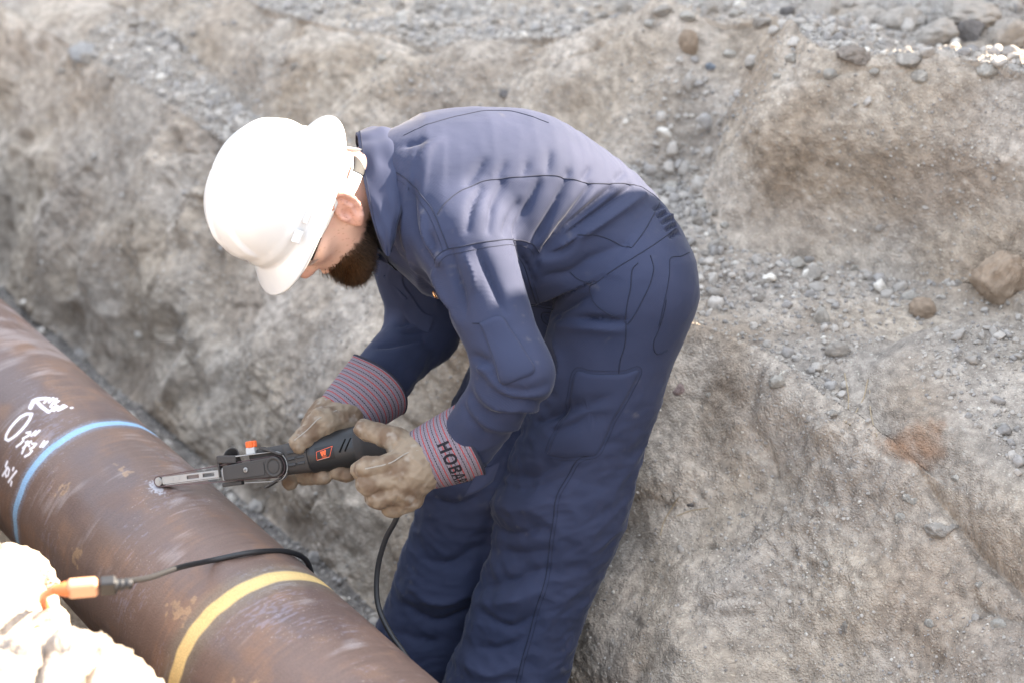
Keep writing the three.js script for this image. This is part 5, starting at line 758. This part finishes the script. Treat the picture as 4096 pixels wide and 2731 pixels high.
    const g = gridGeometry(20, 12, (i, j) => { const X = lerp(0.066, 0.099, i / 20), y = lerp(-0.0125, 0.0105, j / 12), R = lerp(0.0316, 0.0343, (X - 0.058) / 0.065); return [X, y, Math.sqrt(R * R - y * y) + 0.0007]; }, (i, j) => [i / 20, j / 12]).applyMatrix4(rot(tilt, m0.x, m0.y, m0.z));
    add('badge', g, new THREE.MeshStandardMaterial({ map: t, roughness: 0.5 }), motor); }
  add('switch', new RoundedBoxGeometry(0.020, 0.004, 0.010, 3, 0.0015).applyMatrix4(rot(tilt - 0.3, 0.362, 0.0460, -0.010)), orange);
  // power cord: down from the tail, along the trench floor, over the pipe to its plug
  const cordMat = new THREE.MeshStandardMaterial({ color: new THREE.Color().setRGB(0.018, 0.018, 0.020), roughness: 0.5 });
  const path = [[-0.200, 0.690, -2.485], [-0.190, 0.668, -2.440], [-0.1879, 0.6488, -2.4195], [-0.2090, 0.6013, -2.4177], [-0.2237, 0.5422, -2.4100], [-0.2221, 0.4942, -2.3856], [-0.2008, 0.4656, -2.3486], [-0.1749, 0.4422, -2.3193], W(0.26, -0.83, 0.25), W(0.34, -0.72, 0.085), W(0.33, -0.56, 0.075), W(0.27, -0.48, 0.16), W(0.205, -0.47, 0.36), W(0.172, -0.485, 0.475), W(0.150, -0.500, 0.545), [-0.3687, 0.5893, -2.4020], [-0.4197, 0.6277, -2.3421], [-0.4768, 0.6300, -2.3169], [-0.5090, 0.6700, -2.2400], [-0.5300, 0.7358, -2.1159], [-0.5320, 0.8173, -1.9891], [-0.5180, 0.8540, -1.9300]];
  const cord = part('power_cord', tube(path, 0.0046, 400, 10), cordMat, sander);
  const e = V(-0.5180, 0.8540, -1.9300), dirp = V(-0.06, 0.25, -0.30).multiplyScalar(-1).add(V(0, 0.5, 0)).normalize();
  const back = V(-0.095, 0.004, 0.020).normalize(), q = new THREE.Quaternion().setFromUnitVectors(V(0, 1, 0), back), PM = (k) => new THREE.Matrix4().compose(e.clone().addScaledVector(back, k), q, V(1, 1, 1));
  const plug = part('plug', merge([new THREE.LatheGeometry([[0.005, -0.012], [0.006, -0.012], [0.0075, -0.006], [0.0075, -0.004], [0.006, -0.003], [0.0085, 0.002], [0.0085, 0.004], [0.007, 0.005], [0.010, 0.010], [0.010, 0.012]].map(([a, b]) => new THREE.Vector2(a, b)), 20), new RoundedBoxGeometry(0.024, 0.022, 0.017, 3, 0.004).translate(0, 0.020, 0)]).applyMatrix4(PM(0)), cordMat, sander);
  const ext2 = thing('extension_cord', 'orange extension cord end plugged to the black cord on the sunlit bank', 'extension cord');
  const hi = new THREE.MeshStandardMaterial({ color: new THREE.Color().setRGB(0.60, 0.17, 0.05), roughness: 0.45 }), glowless = new THREE.MeshStandardMaterial({ color: new THREE.Color().setRGB(0.62, 0.33, 0.19), roughness: 0.35 });
  part('socket', new RoundedBoxGeometry(0.026, 0.040, 0.019, 4, 0.006).translate(0, 0.053, 0).applyMatrix4(PM(0)), glowless, ext2);
  part('socket_sleeve', new THREE.LatheGeometry([[0.010, 0.071], [0.0105, 0.075], [0.009, 0.080], [0.007, 0.088], [0.006, 0.092], [0.0055, 0.092]].map(([a, b]) => new THREE.Vector2(a, b)), 20).applyMatrix4(PM(0)), hi, ext2);
  const s1 = e.clone().addScaledVector(back, 0.088), tail = [s1.toArray(), s1.clone().addScaledVector(back, 0.012).add(V(0.002, -0.008, -0.008)).toArray(), W(-0.372, -0.70, 0.80), W(-0.340, -0.66, 0.70), W(-0.300, -0.58, 0.40), W(-0.27, -0.50, 0.10), W(-0.20, -0.2, 0.055), W(-0.15, 0.8, 0.055)];
  part('cable', tube(tail, 0.0055, 120, 8), hi, ext2);
}
// ---------- rocks that can be told apart: [x, y, z, half width, half height, tone] ----------
const ROCKS = [
  [0.947, 1.020, -3.796, 0.064, 0.039, 'g'],
  [0.902, 1.019, -3.922, 0.055, 0.035, 'g'],
  [1.043, 1.049, -3.888, 0.080, 0.031, 'g'],
  [1.095, 1.032, -3.724, 0.052, 0.047, 'g'],
  [0.685, 1.115, -3.383, 0.033, 0.015, 'b'],
  [1.026, 1.032, -3.794, 0.034, 0.028, 'd'],
  [1.012, 1.115, -3.378, 0.028, 0.018, 'g'],
  [0.785, 1.118, -3.346, 0.027, 0.012, 'g'],
  [0.834, 1.018, -3.973, 0.044, 0.020, 'g'],
  [0.737, 1.001, -4.087, 0.039, 0.024, 'g'],
  [0.959, 1.123, -3.391, 0.018, 0.010, 'w'],
  [0.669, 1.110, -3.547, 0.023, 0.013, 'g'],
  [0.392, 1.019, -3.759, 0.024, 0.029, 'o'],
  [0.484, 1.009, -3.730, 0.017, 0.010, 'w'],
  [0.441, 0.983, -3.722, 0.013, 0.008, 'u'],
  [0.407, 0.950, -3.702, 0.008, 0.007, 'u'],
  [0.515, 1.023, -3.609, 0.016, 0.011, 'g'],
  [0.580, 1.077, -3.486, 0.015, 0.009, 'w'],
  [0.640, 1.079, -3.380, 0.015, 0.010, 'w'],
  [0.807, 1.093, -3.321, 0.017, 0.011, 'w'],
  [0.934, 1.113, -3.303, 0.020, 0.014, 'w'],
  [0.724, 1.091, -3.355, 0.011, 0.008, 'w'],
  [0.548, 1.048, -3.464, 0.010, 0.007, 'w'],
  [0.955, 0.744, -3.083, 0.056, 0.063, 'o'],
  [0.791, 0.716, -3.030, 0.027, 0.024, 'o'],
  [0.784, 0.712, -3.112, 0.015, 0.008, 'w'],
  [0.498, 0.731, -3.121, 0.014, 0.012, 'g'],
  [0.577, 0.736, -3.209, 0.016, 0.013, 'w'],
  [0.599, 0.732, -3.167, 0.021, 0.014, 'g'],
  [0.587, 0.727, -2.978, 0.016, 0.020, 'w'],
  [0.485, 0.727, -3.069, 0.012, 0.009, 'g'],
  [0.602, 0.713, -2.873, 0.021, 0.015, 'g'],
  [0.752, 0.708, -3.146, 0.010, 0.006, 'w'],
  [0.876, 0.737, -3.116, 0.011, 0.008, 'g'],
  [0.353, 0.750, -3.584, 0.017, 0.013, 'w'],
  [0.400, 0.767, -3.446, 0.016, 0.014, 'w'],
  [0.422, 0.738, -3.290, 0.018, 0.014, 'g'],
  [0.389, 0.754, -3.386, 0.014, 0.012, 'g'],
  [0.341, 0.752, -3.368, 0.011, 0.009, 'g'],
  [0.377, 0.772, -3.615, 0.011, 0.009, 'g'],
  [0.442, 0.762, -3.346, 0.010, 0.008, 'w'],
  [0.425, 0.775, -3.381, 0.009, 0.008, 'g'],
  [0.362, 0.745, -3.305, 0.011, 0.009, 'd'],
  [0.394, 0.738, -3.260, 0.009, 0.007, 'g'],
  [0.328, 0.766, -3.616, 0.011, 0.008, 'g'],
  [0.312, 0.622, -2.897, 0.014, 0.012, 'p'],
  [0.479, 0.705, -2.768, 0.016, 0.011, 'w'],
  [0.367, 0.632, -2.861, 0.008, 0.006, 'w'],
  [0.562, 0.693, -2.675, 0.009, 0.008, 'w'],
  [0.477, 0.619, -2.738, 0.008, 0.010, 'w'],
  [0.417, 0.482, -2.676, 0.010, 0.009, 'w'],
  [0.545, 0.562, -2.585, 0.007, 0.010, 'w'],
  [0.674, 0.618, -2.521, 0.015, 0.011, 'w'],
  [0.712, 0.603, -2.454, 0.027, 0.015, 'g'],
  [0.658, 0.585, -2.509, 0.013, 0.010, 'w'],
  [0.558, 0.444, -2.395, 0.013, 0.014, 'g'],
  [0.760, 0.558, -2.352, 0.011, 0.007, 'w'],
  [0.770, 0.538, -2.269, 0.014, 0.010, 'w'],
  [0.682, 0.495, -2.336, 0.010, 0.007, 'w'],
  [0.538, 0.494, -2.504, 0.009, 0.007, 'w'],
  [0.328, 0.470, -2.735, 0.009, 0.007, 'd'],
  [0.209, 0.391, -2.791, 0.021, 0.014, 'o'],
  [0.693, 0.724, -3.217, 0.010, 0.008, 'w'],
  [0.263, 0.631, -2.951, 0.010, 0.008, 'g'],
  [0.820, 0.730, -2.569, 0.008, 0.005, 'w'],
  [0.743, 0.673, -2.497, 0.013, 0.008, 'w'],
  [-1.182, 0.695, -4.720, 0.052, 0.038, 's'],
  [-1.174, 0.698, -4.651, 0.018, 0.017, 'g'],
  [-1.232, 0.656, -4.750, 0.014, 0.011, 'g'],
  [-1.036, 0.772, -4.744, 0.031, 0.014, 'g'],
  [-0.931, 0.727, -4.447, 0.011, 0.010, 'w'],
  [-0.848, 0.729, -4.424, 0.010, 0.009, 'w'],
  [-0.315, 0.878, -4.103, 0.015, 0.010, 'w'],
  [-0.016, 0.880, -3.839, 0.017, 0.010, 'd'],
  [-0.543, 0.823, -4.216, 0.014, 0.009, 'g'],
  [-1.067, 0.706, -4.485, 0.017, 0.012, 'g'],
  [-1.273, 0.634, -4.766, 0.021, 0.014, 'g'],
  [-0.239, 0.899, -4.439, 0.019, 0.010, 'g'],
  [0.290, 0.915, -4.394, 0.022, 0.016, 'g'],
  [0.336, 1.080, -3.813, 0.022, 0.014, 'g'],
  [0.391, 1.074, -3.798, 0.017, 0.011, 'w'],
  [0.308, 1.058, -3.800, 0.014, 0.008, 'w'],
  [0.236, 0.917, -4.333, 0.016, 0.010, 'g'],
  [0.441, 1.072, -3.854, 0.023, 0.017, 'g'],
  [0.504, 1.073, -3.817, 0.017, 0.012, 'w'],
  [0.550, 1.079, -3.739, 0.022, 0.014, 'g'],
  [0.614, 1.082, -3.808, 0.017, 0.012, 'd'],
  [0.623, 1.111, -3.583, 0.016, 0.009, 'w'],
];
const stoneTone = { g: [0.42, 0.37, 0.315], w: [0.55, 0.50, 0.43], b: [0.30, 0.25, 0.205], d: [0.20, 0.18, 0.165], o: [0.40, 0.30, 0.215], u: [0.27, 0.29, 0.32], p: [0.42, 0.31, 0.28], s: [0.37, 0.35, 0.33] };
const stoneNoise = noiseTexture(256, tiled((u, v) => 0.5 + 0.3 * fbm(u * 9, v * 9, 2, 4) + 0.15 * n3(u * 60, v * 60, 1)));
const stoneMaterials = {}; for (const k in stoneTone) stoneMaterials[k] = new THREE.MeshStandardMaterial({ vertexColors: true, roughness: 1, bumpMap: stoneNoise, bumpScale: 0.003 });
function stone(seed, detail, tone, angular = 1) {
  const R = rng(seed), g = mergeVertices(new THREE.IcosahedronGeometry(1, detail).deleteAttribute('normal').deleteAttribute('uv')), pos = g.attributes.position, col = new Float32Array(pos.count * 3), uv = new Float32Array(pos.count * 2), cuts = [];
  for (let i = 0; i < 9; i++) { const a = R() * 6.283, z = R() * 2 - 1, s = Math.sqrt(1 - z * z); cuts.push([s * Math.cos(a), z, s * Math.sin(a), 0.56 + 0.34 * R()]); }
  for (let i = 0; i < pos.count; i++) {
    let p = norm([pos.getX(i), pos.getY(i), pos.getZ(i)]), r = 1; for (const c of cuts) { const d = p[0] * c[0] + p[1] * c[1] + p[2] * c[2]; if (d > 0.05) r = lerp(r, smin(r, c[3] / d, 0.03), angular); }
    r *= 1 + 0.09 * fbm(p[0] * 2 + seed, p[1] * 2, p[2] * 2, 3) + 0.045 * fbm(p[0] * 7, p[1] * 9 + seed, p[2] * 9, 2); p = p.map((x) => x * r); pos.setXYZ(i, ...p);
    const n = 1 + 0.14 * fbm(p[0] * 3 + seed, p[1] * 3, p[2] * 3, 3); for (let k = 0; k < 3; k++) col[i * 3 + k] = tone[k] * n; uv[i * 2] = p[0] + p[2] * 0.6; uv[i * 2 + 1] = p[1] + p[2] * 0.4;
  }
  g.setAttribute('color', new THREE.BufferAttribute(col, 3)); g.setAttribute('uv', new THREE.BufferAttribute(uv, 2)); g.computeVertexNormals(); return g;
}
const BIG = { 0: 'large grey boulder in front of the spoil bank beside a dark wedge-shaped rock', 2: 'widest grey boulder lying against the foot of the spoil bank', 3: 'tall grey boulder beside a smaller dark rock at the spoil bank', 5: 'dark wedge-shaped rock wedged between grey boulders', 12: 'brown clod standing on the very top of the loose berm crest', 23: 'biggest brown earth clod sitting on the bench at the berm foot', 24: 'rounded brown clod next to a flat pale stone on the bench', 45: 'single pinkish stone stuck in the trench wall beside the worker', 61: 'brown stone set in the trench wall behind the leg of the worker', 66: 'flat grey slab lying tilted on the bank behind the hard hat' };
// every other stone is singled out by its colour, where it lies and its size among those
const TONE = { g: 'grey', w: 'pale chalky', b: 'flat brown', d: 'dark', o: 'brown', u: 'blue-grey', p: 'pinkish', s: 'flat grey' };
const PLACE = ([x, y, z]) => { const [q, t] = QT(x, z); return y < 0.66 ? 'stone stuck in the trench wall below the bench' : t > 0.55 ? 'stone on the bank behind the hard hat' : y > 0.93 && q > 1.85 ? 'stone lying among the boulders at the spoil bank' : y > 0.9 ? 'stone on the loose berm crest' : t > -0.30 && q > 1.0 ? 'stone in the gravel chute behind the back of the worker' : 'stone on the gravel bench at the berm foot'; };
const ORDER = ['largest', 'second largest', 'third largest', 'fourth largest', 'fifth largest', 'sixth largest', 'seventh largest', 'eighth largest', 'ninth largest', 'tenth largest', 'eleventh largest', 'twelfth largest', 'thirteenth largest', 'fourteenth largest', 'fifteenth largest', 'sixteenth largest'];
const sets = {}; ROCKS.forEach((r, i) => { if (!BIG[i]) (sets[TONE[r[5]] + ' ' + PLACE(r)] ??= []).push(i); });
const LABELS = {}; for (const [k, list] of Object.entries(sets)) list.sort((a, b) => ROCKS[b][3] * ROCKS[b][4] - ROCKS[a][3] * ROCKS[a][4]).forEach((i, n) => { LABELS[i] = (list.length > 1 ? ORDER[Math.min(n, 15)] + ' ' : 'single ') + k; });
ROCKS.forEach(([x, y, z, w, h, k], i) => {
  const g = stone(100 + i * 7, w > 0.03 ? 9 : 5, stoneTone[k], k === 'o' ? 0.5 : 1), R = rng(900 + i), flat = k === 's' ? 0.35 : 1;
  g.scale(w * 1.08, h * 1.15 * flat, w * (0.75 + 0.3 * R())); g.rotateX((R() - 0.5) * 0.5 + (k === 's' ? 0.6 : 0)); g.rotateY((R() - 0.5) * 0.8); g.rotateZ((R() - 0.5) * 0.3);
  const m = single('rock', g, stoneMaterials[k], BIG[i] ?? LABELS[i], k === 'o' ? 'clod' : 'rock', BIG[i] ? undefined : TONE[k] + ' stones'); const onWall = y < 0.69 ? -0.35 : 0.2; m.position.set(x + (onWall < 0 ? DQ[0] * h * 0.5 : 0), y + h * onWall, z + (onWall < 0 ? DQ[2] * h * 0.5 : 0));
});
// ---------- gravel too small and too many to count ----------
{
  const pos = sheet.g.attributes.position, nu = sheet.nu, R = rng(31), lists = [[], [], []], M = new THREE.Matrix4(), q = new THREE.Quaternion(), e = new THREE.Euler();
  let tries = 0; const want = 56000; let n = 0;
  while (n < want && tries++ < want * 12) {
    const i = Math.floor(R() * nu), j = 120 + Math.floor(R() * (WS.length - 180)), t = TS[i], k = WS[j][0]; if (t < -1.55 || t > 1.9) continue;
    const a = new THREE.Vector3().fromBufferAttribute(pos, j * (nu + 1) + i), b = new THREE.Vector3().fromBufferAttribute(pos, (j + 1) * (nu + 1) + i + 1), [qq] = QT(a.x, a.z), area = a.distanceTo(b); if (area > 0.2 || qq < 0.17) continue;
    if (t < -0.75 && Math.abs(inside(qq, t, BLOCK) - 0.02) < 0.05) continue;
    if (R() > scree(qq, t, k) * clamp(area / 0.012, 0.3, 2.0) * 0.8) continue;
    const inChute = Math.exp(-(((t + 0.06 - (qq - 1.25) * 0.25) / 0.11) ** 2)) * smoothstep(qq, 0.98, 1.1) * smoothstep(qq, 1.62, 1.5), s = 0.0019 * Math.pow(1 - R() * 0.99, -0.5) * (k >= 15 ? 1.15 : k >= 8 && k <= 10 ? 0.7 : 1) * (1 + 0.9 * inChute * R()), f = R(), steep = (k >= 8 && k <= 10) || (k >= 13 && k <= 14); if (steep && s > 0.0042 && inChute < 0.3 && R() > 0.08) continue; a.lerp(b, f);
    e.set(R() * 6.28, R() * 6.28, R() * 6.28); q.setFromEuler(e); M.compose(V(a.x, a.y + s * 0.25, a.z), q, V(s * (0.8 + 0.5 * R()), s * (0.6 + 0.3 * R()), s)); lists[Math.floor(R() * 3)].push(M.clone()); n++;
  }
  const C = new THREE.Color();
  lists.forEach((list, v) => {
    const g = stone(501 + v, 3, [1, 1, 1], 1), m = shadowy(new THREE.InstancedMesh(g, new THREE.MeshStandardMaterial({ vertexColors: true, roughness: 1 }), list.length)); m.name = numbered('gravel'); m.userData.kind = 'stuff'; m.userData.label = 'loose gravel scattered over the bench, banks and trench floor'; m.userData.category = 'gravel';
    list.forEach((x, i) => { m.setMatrixAt(i, x); const u = R(), w = 0.8 + 0.4 * R(); (u > 0.94 ? C.setRGB(0.60, 0.55, 0.48) : u > 0.3 ? C.setRGB(0.40, 0.36, 0.315) : C.setRGB(0.31, 0.285, 0.26)).multiplyScalar(w); m.setColorAt(i, C); });
    scene.add(m);
  });
}
// ---------- dry stems and roots hanging out of the cut earth ----------
[
  ['pale straw sticking out of the trench wall behind the leg', [[0.273, 0.419, -2.709], [0.280, 0.437, -2.728], [0.297, 0.462, -2.745], [0.307, 0.483, -2.741]]],
  ['short dry twig lying across the wall beside the straw', [[0.302, 0.452, -2.725], [0.327, 0.462, -2.728], [0.360, 0.474, -2.718]]],
  ['straight straw hanging beside the smooth clay block', [[0.608, 0.698, -2.822], [0.602, 0.682, -2.756], [0.581, 0.688, -2.656]]],
  ['curved root hanging left of the smooth clay block', [[0.642, 0.705, -2.785], [0.628, 0.688, -2.747], [0.612, 0.679, -2.716], [0.589, 0.687, -2.649]]],
  ['dark root running down the edge of the clay block', [[0.640, 0.696, -2.759], [0.634, 0.686, -2.694], [0.630, 0.684, -2.615]]],
].forEach(([label, P]) => {
  const R = rng(P.length * 77 + Math.round(P[0][0] * 1000) + 5000), wob = P.map((p, i) => [p[0] + (R() - 0.5) * 0.004, p[1] + 0.003, p[2] + 0.006 + (R() - 0.5) * 0.004]);
  single('dry_stem', tube(wob, 0.0011, 30, 5), new THREE.MeshStandardMaterial({ color: new THREE.Color().setRGB(0.40, 0.31, 0.20), roughness: 0.9 }), label, 'stem', 'dry stems in the cut bank');
});
renderer.render(scene, camera);
